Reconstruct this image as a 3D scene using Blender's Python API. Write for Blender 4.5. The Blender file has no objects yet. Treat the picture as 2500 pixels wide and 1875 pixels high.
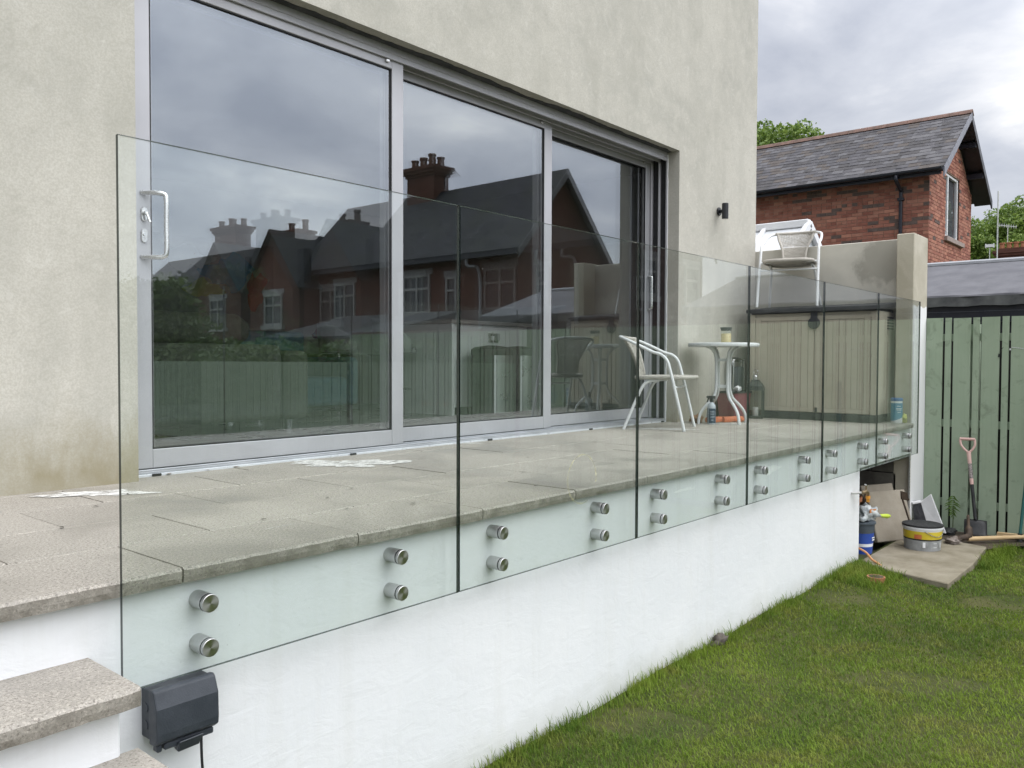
import bpy, bmesh, math, random
import numpy as np
from mathutils import Vector, Matrix

random.seed(7)
RNG = np.random.default_rng(11)
S = bpy.context.scene
COL = S.collection
PI = math.pi
R = math.radians

# ---------------------------------------------------------------- camera
cam_d = bpy.data.cameras.new('camera')
cam = bpy.data.objects.new('camera', cam_d)
COL.objects.link(cam)
S.camera = cam
cam_d.sensor_width = 36.0
cam_d.lens = 29.056
cam_d.clip_start = 0.02
cam_d.clip_end = 3000.0
_yaw, _pit, _rol = 0.8661253, -0.02812266, 0.0036228
_fw = Vector((math.sin(_yaw) * math.cos(_pit), math.cos(_yaw) * math.cos(_pit), math.sin(_pit)))
_r = _fw.cross(Vector((0, 0, 1))).normalized()
_u = _r.cross(_fw)
_r2 = _r * math.cos(_rol) + _u * math.sin(_rol)
_u2 = -_r * math.sin(_rol) + _u * math.cos(_rol)
_m = Matrix((_r2, _u2, -_fw)).transposed().to_4x4()
_m.translation = Vector((-0.92034, -2.05886, 0.55111))
cam.matrix_world = _m

# ---------------------------------------------------------------- sky, sun, exposure
SUN_DIR = Vector((0.15, -0.62, 0.80)).normalized()      # towards the sun behind the cloud
SUN_EL = math.asin(SUN_DIR.z)
SUN_AZ = math.atan2(SUN_DIR.x, SUN_DIR.y)
w = bpy.data.worlds.new('World')
S.world = w
w.use_nodes = True
nt = w.node_tree
nt.nodes.clear()


def WN(t, **k):
    n = nt.nodes.new(t)
    for a, b in k.items():
        setattr(n, a, b)
    return n


def wmath(op, a, b=None):
    n = WN('ShaderNodeMath', operation=op)
    for i, v in enumerate((a, b)):
        if v is None:
            continue
        if isinstance(v, (int, float)):
            n.inputs[i].default_value = v
        else:
            nt.links.new(v, n.inputs[i])
    return n.outputs[0]


out = WN('ShaderNodeOutputWorld')
bg = WN('ShaderNodeBackground')
nt.links.new(bg.outputs[0], out.inputs[0])
sky = WN('ShaderNodeTexSky', sky_type='NISHITA')
sky.sun_disc = False
sky.sun_elevation = SUN_EL
sky.sun_rotation = SUN_AZ
tc = WN('ShaderNodeTexCoord')
sep = WN('ShaderNodeSeparateXYZ')
nt.links.new(tc.outputs['Generated'], sep.inputs[0])
zc = wmath('MAXIMUM', sep.outputs[2], 0.0)
den = wmath('ADD', zc, 0.22)
px = wmath('DIVIDE', sep.outputs[0], den)
py = wmath('DIVIDE', sep.outputs[1], den)
cmb = WN('ShaderNodeCombineXYZ')
nt.links.new(px, cmb.inputs[0])
nt.links.new(py, cmb.inputs[1])
cmb.inputs[2].default_value = 15.1


def wnoise(scale, detail, rough, dist=0.0):
    n = WN('ShaderNodeTexNoise')
    n.inputs['Scale'].default_value = scale
    n.inputs['Detail'].default_value = detail
    n.inputs['Roughness'].default_value = rough
    n.inputs['Distortion'].default_value = dist
    nt.links.new(cmb.outputs[0], n.inputs['Vector'])
    return n.outputs[0]


big = wnoise(0.75, 3.0, 0.5, 0.2)
fine = wnoise(2.3, 7.0, 0.56, 0.3)
den_c = wmath('ADD', wmath('MULTIPLY', big, 0.55), wmath('MULTIPLY', fine, 0.45))
ramp = WN('ShaderNodeValToRGB')
nt.links.new(den_c, ramp.inputs[0])
e = ramp.color_ramp.elements
e[0].position, e[0].color = 0.40, (1.14, 1.14, 1.13, 1)
e[1].position, e[1].color = 0.62, (0.48, 0.51, 0.59, 1)
a = ramp.color_ramp.elements.new(0.455)
a.color = (0.86, 0.87, 0.905, 1)
a = ramp.color_ramp.elements.new(0.515)
a.color = (0.66, 0.685, 0.75, 1)
# overcast sky: brighter overhead than at the horizon
grad = wmath('ADD', wmath('MULTIPLY', wmath('MULTIPLY', zc, zc), 1.0), 1.05)
# thin overcast glows broadly round the hidden sun
dt = WN('ShaderNodeVectorMath', operation='DOT_PRODUCT')
nt.links.new(tc.outputs['Generated'], dt.inputs[0])
dt.inputs[1].default_value = SUN_DIR
dpos = wmath('MAXIMUM', dt.outputs['Value'], 0.0)
grad = wmath('MULTIPLY', grad, wmath('ADD', wmath('MULTIPLY', wmath('MULTIPLY', dpos, dpos), 2.1), 1.0))
mulc = WN('ShaderNodeVectorMath', operation='SCALE')
nt.links.new(ramp.outputs[0], mulc.inputs[0])
nt.links.new(grad, mulc.inputs['Scale'])
skys = WN('ShaderNodeVectorMath', operation='SCALE')
nt.links.new(sky.outputs[0], skys.inputs[0])
skys.inputs['Scale'].default_value = 0.012
addc = WN('ShaderNodeVectorMath', operation='ADD')
nt.links.new(mulc.outputs[0], addc.inputs[0])
nt.links.new(skys.outputs[0], addc.inputs[1])
nt.links.new(addc.outputs[0], bg.inputs[0])
bg.inputs[1].default_value = 1.0

sun_d = bpy.data.lights.new('sun', 'SUN')
sun_d.energy = 0.5
sun_d.angle = R(28)
sun_d.color = (1.0, 0.96, 0.91)
sun = bpy.data.objects.new('sun', sun_d)
COL.objects.link(sun)
sun.rotation_euler = SUN_DIR.to_track_quat('Z', 'Y').to_euler()
sun.location = (3, -6, 9)

S.view_settings.view_transform = 'Standard'
S.view_settings.look = 'None'
S.view_settings.gamma = 1.0
S.view_settings.exposure = -0.26
S.view_settings.use_curve_mapping = False
S.render.engine = 'CYCLES'
cy = S.cycles
cy.use_denoising = True
cy.use_adaptive_sampling = True
cy.adaptive_threshold = 0.02
cy.adaptive_min_samples = 12
cy.max_bounces = 6
cy.diffuse_bounces = 2
cy.glossy_bounces = 4
cy.transmission_bounces = 6
cy.transparent_max_bounces = 24
cy.caustics_reflective = False
cy.caustics_refractive = False
cy.sample_clamp_indirect = 6.0

# ================================================================ materials
MATS = {}


class NB:
    """tiny node builder"""
    def __init__(s, name):
        s.m = bpy.data.materials.new(name)
        s.m.use_nodes = True
        s.t = s.m.node_tree
        s.t.nodes.clear()
        s.out = s.n('ShaderNodeOutputMaterial')
        s.pos = None

    def n(s, t, **k):
        nd = s.t.nodes.new(t)
        for a_, b_ in k.items():
            setattr(nd, a_, b_)
        return nd

    def lk(s, a_, b_):
        s.t.links.new(a_, b_)

    def setin(s, sock, v):
        if hasattr(v, 'is_linked'):
            s.lk(v, sock)
        elif isinstance(v, (tuple, list)) and len(v) == 3 and sock.type == 'RGBA':
            sock.default_value = (*v, 1)
        else:
            sock.default_value = v

    def P(s):
        if s.pos is None:
            s.pos = s.n('ShaderNodeNewGeometry').outputs['Position']
        return s.pos

    def O(s):
        return s.n('ShaderNodeTexCoord').outputs['Object']

    def mapv(s, vec, scale=(1, 1, 1), loc=(0, 0, 0), rot=(0, 0, 0)):
        mp = s.n('ShaderNodeMapping')
        s.lk(vec, mp.inputs[0])
        mp.inputs['Scale'].default_value = scale
        mp.inputs['Location'].default_value = loc
        mp.inputs['Rotation'].default_value = rot
        return mp.outputs[0]

    def noise(s, scale, detail=4, rough=0.55, dist=0, vec=None):
        nd = s.n('ShaderNodeTexNoise')
        nd.inputs['Scale'].default_value = scale
        nd.inputs['Detail'].default_value = detail
        nd.inputs['Roughness'].default_value = rough
        nd.inputs['Distortion'].default_value = dist
        s.lk(vec if vec is not None else s.P(), nd.inputs['Vector'])
        return nd.outputs[0]

    def voro(s, scale, vec=None, feature='F1'):
        nd = s.n('ShaderNodeTexVoronoi', feature=feature)
        nd.inputs['Scale'].default_value = scale
        s.lk(vec if vec is not None else s.P(), nd.inputs['Vector'])
        return nd

    def rng(s, v, a0, a1, b0=0.0, b1=1.0):
        nd = s.n('ShaderNodeMapRange')
        s.lk(v, nd.inputs[0])
        for i, q in enumerate((a0, a1, b0, b1)):
            nd.inputs[1 + i].default_value = q
        return nd.outputs[0]

    def math(s, op, a_, b_=None):
        nd = s.n('ShaderNodeMath', operation=op)
        s.setin(nd.inputs[0], a_)
        if b_ is not None:
            s.setin(nd.inputs[1], b_)
        return nd.outputs[0]

    def mix(s, f, a_, b_, mode='MIX'):
        nd = s.n('ShaderNodeMix', data_type='RGBA', blend_type=mode)
        s.setin(nd.inputs[0], f)
        s.setin(nd.inputs[6], a_)
        s.setin(nd.inputs[7], b_)
        return nd.outputs[2]

    def bump(s, h, strength=0.3, dist=0.01, prev=None):
        nd = s.n('ShaderNodeBump')
        nd.inputs['Strength'].default_value = strength
        nd.inputs['Distance'].default_value = dist
        s.lk(h, nd.inputs['Height'])
        if prev is not None:
            s.lk(prev, nd.inputs['Normal'])
        return nd.outputs[0]

    def pri(s, color, rough=0.6, metal=0.0, normal=None, spec=0.5, **k):
        nd = s.n('ShaderNodeBsdfPrincipled')
        s.setin(nd.inputs['Base Color'], color)
        s.setin(nd.inputs['Roughness'], rough)
        s.setin(nd.inputs['Metallic'], metal)
        s.setin(nd.inputs['Specular IOR Level'], spec)
        for a_, b_ in k.items():
            s.setin(nd.inputs[a_.replace('_', ' ')], b_)
        if normal is not None:
            s.lk(normal, nd.inputs['Normal'])
        s.lk(nd.outputs[0], s.out.inputs[0])
        return nd

    def sepz(s, i=2):
        nd = s.n('ShaderNodeSeparateXYZ')
        s.lk(s.P(), nd.inputs[0])
        return nd.outputs[i]


def simple(name, c1, c2=None, scale=8.0, rough=0.6, metal=0.0, bump=0.0, bscale=60.0, spec=0.4, obj=False):
    if name in MATS:
        return MATS[name]
    b = NB(name)
    vec = b.O() if obj else b.P()
    col = c1
    if c2 is None:
        c2 = tuple(min(1, v * 1.18 + 0.004) for v in c1)
    f = b.rng(b.noise(scale, 5, 0.6, vec=vec), 0.35, 0.66)
    col = b.mix(f, c1, c2)
    nrm = None
    if bump:
        nrm = b.bump(b.noise(bscale, 4, 0.6, vec=vec), bump, 0.004)
    rr = b.rng(b.noise(scale * 2.3, 3, 0.5, vec=vec), 0.3, 0.7, max(rough - 0.07, 0.02), min(rough + 0.09, 1))
    b.pri(col, rr, metal, nrm, spec)
    MATS[name] = b.m
    return b.m


def m_render():
    b = NB('cement_render')
    n1 = b.noise(0.9, 6, 0.6, 0.4)
    n2 = b.noise(5.5, 6, 0.65, 0.3)
    n3 = b.noise(140, 3, 0.6)
    col = b.mix(b.rng(n1, 0.32, 0.68), (0.435, 0.425, 0.38), (0.565, 0.545, 0.485))
    col = b.mix(b.rng(n2, 0.4, 0.72), col, (0.57, 0.55, 0.49))
    cl = b.noise(2.3, 5, 0.6, 0.8, vec=b.mapv(b.P(), (1, 1, 0.55), (7, 1, 4)))
    col = b.mix(b.math('MULTIPLY', b.rng(cl, 0.5, 0.68), 0.5), col, (0.42, 0.41, 0.36))
    col = b.mix(b.math('MULTIPLY', b.rng(n3, 0.38, 0.62), 0.42), col, (0.36, 0.34, 0.28))
    tw = b.noise(6.5, 6, 0.7, 2.2, vec=b.mapv(b.P(), (1, 1, 1), (2, 0, 5)))
    col = b.mix(b.math('MULTIPLY', b.rng(tw, 0.56, 0.64), 0.22), col, (0.34, 0.33, 0.28))
    col = b.mix(b.math('MULTIPLY', b.rng(tw, 0.42, 0.36), 0.25), col, (0.66, 0.645, 0.59))
    # rain streaks
    st = b.noise(3.2, 4, 0.6, vec=b.mapv(b.P(), (1, 1, 0.12)))
    col = b.mix(b.math('MULTIPLY', b.rng(st, 0.5, 0.7), 0.3), col, (0.37, 0.36, 0.31))
    # algae and splash stain low on the wall, ragged upper edge
    z = b.sepz()
    edge = b.math('ADD', z, b.math('MULTIPLY', b.math('SUBTRACT', b.noise(2.6, 5, 0.6), 0.5), -0.5))
    low = b.rng(b.math('ADD', edge, b.math('MULTIPLY', b.math('SUBTRACT', b.noise(26, 5, 0.7, vec=b.mapv(b.P(), (1, 1, 0.35))), 0.5), 0.28)), 0.34, 0.0)
    low = b.math('MULTIPLY', low, b.rng(b.noise(1.7, 3, 0.5, vec=b.mapv(b.P(), (1, 1, 1), (3.1, 0, 0))), 0.35, 0.55, 0.35, 0.85))
    col = b.mix(low, col, (0.27, 0.235, 0.145))
    # little dark pock marks
    v = b.voro(2.7, b.mapv(b.P(), (1, 1, 0.55)))
    pk = b.rng(v.outputs['Distance'], 0.022, 0.008)
    col = b.mix(b.math('MULTIPLY', pk, 0.85), col, (0.08, 0.07, 0.05))
    h = b.math('ADD', b.math('MULTIPLY', n2, 1.2), b.math('MULTIPLY', n3, 0.18))
    b.pri(col, 0.88, 0, b.bump(h, 0.35, 0.006), 0.25)
    return b.m


def m_white():
    b = NB('white_masonry_paint')
    n1 = b.noise(1.1, 5, 0.6, 0.3)
    n2 = b.noise(38, 5, 0.65)
    br = b.noise(7, 5, 0.6, 0.9, vec=b.mapv(b.P(), (1, 1, 2.2), (0, 0, 0), (0, R(18), 0)))
    col = b.mix(b.rng(n1, 0.35, 0.65), (0.72, 0.74, 0.755), (0.79, 0.80, 0.81))
    col = b.mix(b.math('MULTIPLY', b.rng(br, 0.52, 0.75), 0.3), col, (0.70, 0.71, 0.72))
    z = b.sepz()
    edge = b.math('ADD', z, b.math('MULTIPLY', b.math('SUBTRACT', b.noise(6, 5, 0.6), 0.5), -0.2))
    col = b.mix(b.math('MULTIPLY', b.rng(edge, -0.86, -1.04), 0.5), col, (0.42, 0.42, 0.36))
    v = b.voro(5.5, b.mapv(b.P(), (1, 1, 1), (0.3, 0, 0.1)))
    pk = b.math('MULTIPLY', b.rng(v.outputs['Distance'], 0.02, 0.006), b.rng(b.noise(2.2, 2), 0.5, 0.6))
    col = b.mix(b.math('MULTIPLY', pk, 0.6), col, (0.25, 0.24, 0.2))
    dr = b.noise(11, 5, 0.65, vec=b.mapv(b.P(), (1, 1, 0.06)))
    col = b.mix(b.math('MULTIPLY', b.rng(dr, 0.52, 0.72), 0.22), col, (0.62, 0.62, 0.58))
    h = b.math('ADD', b.math('MULTIPLY', br, 1.0), b.math('MULTIPLY', n2, 0.45))
    b.pri(col, 0.62, 0, b.bump(h, 0.34, 0.006), 0.35)
    return b.m


def m_granite(name='granite', edge=False, warm=0.0):
    b = NB(name)
    base = (0.40, 0.36, 0.305)
    n0 = b.noise(1.4, 5, 0.6, 0.3)
    col = b.mix(b.rng(n0, 0.3, 0.7), (0.30, 0.278, 0.243), (0.375, 0.348, 0.307))
    oi = b.n('ShaderNodeObjectInfo')
    tone = b.rng(oi.outputs['Random'], 0.0, 1.0, 0.93, 1.05)
    vm = b.n('ShaderNodeVectorMath', operation='SCALE')
    b.lk(col, vm.inputs[0])
    b.lk(tone, vm.inputs['Scale'])
    col = vm.outputs[0]
    f1 = b.noise(165, 4, 0.8)
    col = b.mix(b.rng(f1, 0.50, 0.62), col, (0.50, 0.46, 0.40))
    f2 = b.noise(130, 4, 0.8, vec=b.mapv(b.P(), (1, 1, 1), (5, 3, 1)))
    col = b.mix(b.math('MULTIPLY', b.rng(f2, 0.53, 0.61), 0.7), col, (0.09, 0.075, 0.062))
    wet = b.noise(2.1, 4, 0.55, 0.6, vec=b.mapv(b.P(), (1, 1, 1), (11, 7, 2)))
    col = b.mix(b.math('MULTIPLY', b.rng(wet, 0.46, 0.66), 0.38), col, (0.17, 0.158, 0.135))
    if edge:
        d = b.noise(14, 5, 0.65, 0.4)
        col = b.mix(b.math('MULTIPLY', b.rng(d, 0.38, 0.62), 0.7), col, (0.16, 0.145, 0.12))
        lg = b.noise(9, 4, 0.6)
        col = b.mix(b.math('MULTIPLY', b.rng(lg, 0.5, 0.7), 0.4), col, (0.32, 0.30, 0.255))
    h = b.math('ADD', f1, b.math('MULTIPLY', f2, -0.6))
    nz = b.bump(h, 0.32, 0.0022)
    rr = b.rng(wet, 0.45, 0.7, 0.78, 0.42)
    b.pri(col, rr, 0, nz, 0.45)
    return b.m


def m_glass(name, ior, tint, rough=0.0, refl=(1, 1, 1), dirt=0.0):
    b = NB(name)
    geo = b.n('ShaderNodeNewGeometry')
    io = b.n('ShaderNodeMix', data_type='FLOAT')
    b.lk(geo.outputs['Backfacing'], io.inputs[0])
    io.inputs[2].default_value = ior
    io.inputs[3].default_value = 1.0 / ior
    fr = b.n('ShaderNodeFresnel')
    b.lk(io.outputs[0], fr.inputs[0])
    tr = b.n('ShaderNodeBsdfTransparent')
    tr.inputs[0].default_value = (*tint, 1)
    gl = b.n('ShaderNodeBsdfGlossy')
    gl.inputs['Roughness'].default_value = rough
    gl.inputs[0].default_value = (*refl, 1)
    mx = b.n('ShaderNodeMixShader')
    b.lk(fr.outputs[0], mx.inputs[0])
    b.lk(tr.outputs[0], mx.inputs[1])
    b.lk(gl.outputs[0], mx.inputs[2])
    res = mx.outputs[0]
    if dirt:
        df = b.n('ShaderNodeBsdfDiffuse')
        df.inputs[0].default_value = (0.75, 0.76, 0.76, 1)
        sm = b.noise(2.2, 2, 0.6, 0.0, vec=b.mapv(b.P(), (1, 1, 0.6)))
        v = b.voro(23)
        sp = b.math('MULTIPLY', b.rng(v.outputs['Distance'], 0.035, 0.02), b.rng(b.noise(3, 0), 0.48, 0.55))
        k = b.math('ADD', b.math('MULTIPLY', b.rng(sm, 0.45, 0.75), dirt), b.math('MULTIPLY', sp, 0.45))
        m2 = b.n('ShaderNodeMixShader')
        b.lk(k, m2.inputs[0])
        b.lk(res, m2.inputs[1])
        b.lk(df.outputs[0], m2.inputs[2])
        res = m2.outputs[0]
    b.lk(res, b.out.inputs[0])
    return b.m


def m_brushed(radial=False):
    b = NB('brushed_steel_radial' if radial else 'brushed_steel')
    vec = b.O()
    if radial:
        sp = b.n('ShaderNodeSeparateXYZ')
        b.lk(vec, sp.inputs[0])
        rr = b.math('SQRT', b.math('ADD', b.math('MULTIPLY', sp.outputs[0], sp.outputs[0]), b.math('MULTIPLY', sp.outputs[2], sp.outputs[2])))
        nd = b.n('ShaderNodeTexNoise', noise_dimensions='1D')
        b.lk(rr, nd.inputs['W'])
        nd.inputs['Scale'].default_value = 2600
        nd.inputs['Detail'].default_value = 2
        f = nd.outputs[0]
        tg = b.n('ShaderNodeTangent', direction_type='RADIAL', axis='Y')
    else:
        f = b.noise(900, 2, 0.6, vec=b.mapv(vec, (1, 0.02, 1)))
        tg = b.n('ShaderNodeTangent', direction_type='RADIAL', axis='Y')
    col = b.mix(f, (0.44, 0.44, 0.44), (0.60, 0.60, 0.60))
    p = b.pri(col, 0.34, 1.0, None, 0.5)
    p.inputs['Anisotropic'].default_value = 0.75
    b.lk(tg.outputs[0], p.inputs['Tangent'])
    return b.m


def m_brick_tex(name, c1, c2, mortar, axis):
    """far brickwork: too small in the picture to pick bricks apart"""
    b = NB(name)
    sp = b.n('ShaderNodeSeparateXYZ')
    b.lk(b.P(), sp.inputs[0])
    cb = b.n('ShaderNodeCombineXYZ')
    b.lk(b.math('ADD', sp.outputs[0], sp.outputs[1]), cb.inputs[0])
    b.lk(sp.outputs[2], cb.inputs[1])
    br = b.n('ShaderNodeTexBrick')
    b.lk(cb.outputs[0], br.inputs['Vector'])
    br.inputs['Scale'].default_value = 1.0
    br.inputs['Brick Width'].default_value = 0.225
    br.inputs['Row Height'].default_value = 0.075
    br.inputs['Mortar Size'].default_value = 0.006
    br.inputs['Color1'].default_value = (*c1, 1)
    br.inputs['Color2'].default_value = (*c2, 1)
    br.inputs['Mortar'].default_value = (*mortar, 1)
    col = b.mix(b.math('MULTIPLY', b.rng(b.noise(1.1, 4, 0.6), 0.4, 0.7), 0.5), br.outputs[0], (c1[0] * 0.55, c1[1] * 0.6, c1[2] * 0.65))
    b.pri(col, 0.9, 0, b.bump(br.outputs[1], -0.4, 0.01), 0.2)
    return b.m


def m_slate_tex():
    b = NB('far_slate_roof')
    sp = b.n('ShaderNodeSeparateXYZ')
    b.lk(b.P(), sp.inputs[0])
    cb = b.n('ShaderNodeCombineXYZ')
    b.lk(b.math('ADD', sp.outputs[1], sp.outputs[0]), cb.inputs[0])
    b.lk(sp.outputs[2], cb.inputs[1])
    br = b.n('ShaderNodeTexBrick')
    b.lk(cb.outputs[0], br.inputs['Vector'])
    br.inputs['Scale'].default_value = 1.0
    br.inputs['Brick Width'].default_value = 0.26
    br.inputs['Row Height'].default_value = 0.115
    br.inputs['Mortar Size'].default_value = 0.005
    br.inputs['Color1'].default_value = (0.030, 0.032, 0.038, 1)
    br.inputs['Color2'].default_value = (0.055, 0.057, 0.066, 1)
    br.inputs['Mortar'].default_value = (0.03, 0.03, 0.034, 1)
    col = b.mix(b.math('MULTIPLY', b.rng(b.noise(0.9, 5, 0.6), 0.42, 0.7), 0.5), br.outputs[0], (0.045, 0.05, 0.036))
    b.pri(col, 0.85, 0, b.bump(br.outputs[1], -0.5, 0.01), 0.15)
    return b.m


def m_grass():
    b = NB('grass_blades')
    at = b.n('ShaderNodeAttribute', attribute_name='tint')
    n1 = b.noise(1.3, 4, 0.55)
    n2 = b.noise(5.0, 4, 0.6)
    n4 = b.noise(13.0, 3, 0.6, vec=b.mapv(b.P(), (1, 1, 1), (4, 8, 0)))
    c = b.mix(b.rng(n1, 0.38, 0.62), (0.07, 0.152, 0.018), (0.19, 0.285, 0.030))
    c = b.mix(b.math('MULTIPLY', b.rng(n2, 0.50, 0.68), 0.62), c, (0.30, 0.265, 0.075))
    c = b.mix(b.math('MULTIPLY', b.rng(n4, 0.55, 0.68), 0.6), c, (0.035, 0.075, 0.012))
    c = b.mix(b.math('MULTIPLY', at.outputs['Fac'], 0.55), c, (0.27, 0.33, 0.06))
    p = b.pri(c, 0.65, 0, None, 0.2)
    p.inputs['Subsurface Weight'].default_value = 0.0
    tl = b.n('ShaderNodeBsdfTranslucent')
    b.lk(c, tl.inputs[0])
    mx = b.n('ShaderNodeMixShader')
    mx.inputs[0].default_value = 0.28
    b.lk(p.outputs[0], mx.inputs[1])
    b.lk(tl.outputs[0], mx.inputs[2])
    b.lk(mx.outputs[0], b.out.inputs[0])
    return b.m


def m_leaf(name, c1, c2):
    b = NB(name)
    at = b.n('ShaderNodeAttribute', attribute_name='tint')
    c = b.mix(at.outputs['Fac'], c1, c2)
    p = b.pri(c, 0.5, 0, None, 0.35)
    tl = b.n('ShaderNodeBsdfTranslucent')
    b.lk(c, tl.inputs[0])
    mx = b.n('ShaderNodeMixShader')
    mx.inputs[0].default_value = 0.3
    b.lk(p.outputs[0], mx.inputs[1])
    b.lk(tl.outputs[0], mx.inputs[2])
    b.lk(mx.outputs[0], b.out.inputs[0])
    return b.m


def m_boundary():
    b = NB('boundary_render')
    n1 = b.noise(1.5, 5, 0.6, 0.5)
    n2 = b.noise(60, 3, 0.6)
    col = b.mix(b.rng(n1, 0.35, 0.65), (0.50, 0.48, 0.42), (0.63, 0.605, 0.53))
    # damp patch round the pillar's top and down its inner corner
    sp = b.n('ShaderNodeSeparateXYZ')
    b.lk(b.P(), sp.inputs[0])
    dy = b.math('SUBTRACT', sp.outputs[1], 0.34)
    dz = b.math('SUBTRACT', sp.outputs[2], 1.5)
    rr = b.math('SQRT', b.math('ADD', b.math('MULTIPLY', dy, b.math('MULTIPLY', dy, 1.3)), b.math('MULTIPLY', dz, b.math('MULTIPLY', dz, 2.2))))
    rr = b.math('ADD', rr, b.math('MULTIPLY', b.math('SUBTRACT', b.noise(6, 5, 0.65, 0.4), 0.5), 0.5))
    col = b.mix(b.math('MULTIPLY', b.rng(rr, 0.36, 0.26), 0.5), col, (0.22, 0.205, 0.17))
    b.pri(col, 0.9, 0, b.bump(b.math('ADD', n1, b.math('MULTIPLY', n2, 0.2)), 0.3, 0.006), 0.2)
    return b.m


def m_pillar():
    """render above, white paint with a ragged brushed edge below (front face only carries it)"""
    b = NB('pillar_paint')
    n1 = b.noise(3, 5, 0.6, 0.5)
    n2 = b.noise(50, 4, 0.6)
    col = b.mix(b.rng(n1, 0.35, 0.65), (0.42, 0.385, 0.30), (0.55, 0.51, 0.42))
    sp = b.n('ShaderNodeSeparateXYZ')
    b.lk(b.P(), sp.inputs[0])
    zz = b.math('ADD', sp.outputs[2], b.math('MULTIPLY', b.math('SUBTRACT', b.noise(9, 4, 0.6), 0.5), 0.09))
    geo = b.n('ShaderNodeNewGeometry')
    ns = b.n('ShaderNodeSeparateXYZ')
    b.lk(geo.outputs['True Normal'], ns.inputs[0])
    front = b.rng(ns.outputs[1], -0.6, -0.9)
    k = b.math('MULTIPLY', b.rng(zz, 1.075, 1.065), front)
    col = b.mix(k, col, (0.79, 0.79, 0.79))
    low = b.rng(b.math('ADD', sp.outputs[2], b.math('MULTIPLY', n1, -0.3)), -0.9, -1.15)
    col = b.mix(b.math('MULTIPLY', low, 0.5), col, (0.35, 0.34, 0.3))
    b.pri(col, 0.8, 0, b.bump(n2, 0.4, 0.005), 0.25)
    return b.m


def m_lawnsoil():
    b = NB('lawn_ground')
    n1 = b.noise(3, 6, 0.65)
    c = b.mix(b.rng(n1, 0.35, 0.65), (0.045, 0.06, 0.018), (0.085, 0.085, 0.035))
    b.pri(c, 0.95, 0, b.bump(b.noise(40, 4), 0.6, 0.02), 0.1)
    return b.m


def m_fence():
    b = NB('sage_fence_paint')
    n1 = b.noise(1.8, 5, 0.6, 0.6)
    gr = b.noise(14, 5, 0.6, vec=b.mapv(b.P(), (3, 3, 0.15)))
    c = b.mix(b.rng(n1, 0.35, 0.7), (0.29, 0.36, 0.26), (0.34, 0.41, 0.305))
    sm = b.noise(7, 5, 0.65, 0.8, vec=b.mapv(b.P(), (1, 1, 1), (2, 9, 4)))
    c = b.mix(b.math('MULTIPLY', b.rng(sm, 0.56, 0.68), 0.5), c, (0.15, 0.19, 0.13))
    c = b.mix(b.math('MULTIPLY', b.rng(gr, 0.5, 0.75), 0.2), c, (0.20, 0.25, 0.17))
    b.pri(c, 0.75, 0, b.bump(gr, 0.3, 0.003), 0.3)
    return b.m


def m_wicker():
    b = NB('woven_wicker')
    wv = b.n('ShaderNodeTexWave', wave_type='BANDS', bands_direction='Z')
    b.lk(b.O(), wv.inputs[0])
    wv.inputs['Scale'].default_value = 55
    w2 = b.n('ShaderNodeTexWave', wave_type='BANDS', bands_direction='X')
    b.lk(b.O(), w2.inputs[0])
    w2.inputs['Scale'].default_value = 30
    h = b.math('MULTIPLY', wv.outputs[1], w2.outputs[1])
    c = b.mix(h, (0.42, 0.395, 0.35), (0.66, 0.635, 0.58))
    c = b.mix(b.math('MULTIPLY', b.rng(b.noise(9, 4), 0.45, 0.65), 0.5), c, (0.60, 0.56, 0.50))
    b.pri(c, 0.7, 0, b.bump(h, 0.8, 0.004), 0.3)
    return b.m


RENDER = m_render()
WHITE = m_white()
GRAN = m_granite()
GRANE = m_granite('granite_edge', True)
GLASS = m_glass('balustrade_glass', 1.52, (0.976, 0.996, 0.987), 0.0, (1, 1, 1), 0.006)
DOORGLASS = m_glass('coated_door_glass', 3.05, (0.985, 0.99, 0.99), 0.0, (0.90, 0.955, 1.0), 0.0)
DOORGLASS2 = m_glass('inner_door_glass', 1.55, (0.97, 0.985, 0.98), 0.0, (0.95, 0.98, 1.0), 0.0)
WINGLASS = m_glass('house_window_glass', 1.6, (0.55, 0.57, 0.58), 0.0)
JARGLASS = m_glass('jar_glass', 1.5, (0.95, 0.97, 0.95), 0.0)
STEEL = m_brushed(False)
STEELR = m_brushed(True)
BTEX = m_brick_tex('far_brick', (0.115, 0.05, 0.036), (0.16, 0.07, 0.05), (0.12, 0.08, 0.066), 0)
SLATETEX = m_slate_tex()
GRASS = m_grass()
LEAF1 = m_leaf('leaf_bright', (0.10, 0.175, 0.03), (0.28, 0.38, 0.085))
LEAF2 = m_leaf('leaf_dark', (0.04, 0.085, 0.02), (0.13, 0.21, 0.05))
LEAF3 = m_leaf('leaf_hedge', (0.06, 0.10, 0.03), (0.16, 0.22, 0.07))
BOUND = m_boundary()
PILLARM = m_pillar()
SOIL = m_lawnsoil()
FENCE = m_fence()
WICKER = m_wicker()
ALU = simple('silver_aluminium', (0.43, 0.43, 0.455), (0.49, 0.49, 0.515), 1.5, 0.38, 0.25, 0.0, spec=0.5)
ALUD = simple('track_aluminium', (0.40, 0.41, 0.44), (0.52, 0.53, 0.57), 4, 0.35, 0.4)
BLACK = simple('black_rubber', (0.012, 0.012, 0.014), (0.022, 0.022, 0.024), 20, 0.55)
MEMB = simple('black_membrane', (0.03, 0.032, 0.033), (0.065, 0.066, 0.065), 9, 0.7, 0, 0.4, 30)
EDGEG = simple('glass_edge', (0.006, 0.016, 0.015), (0.012, 0.026, 0.024), 5, 0.12, 0, 0, spec=0.7)
EDGET = simple('glass_top_edge', (0.10, 0.16, 0.15), (0.16, 0.22, 0.21), 5, 0.12, 0, 0, spec=0.9)
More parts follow.
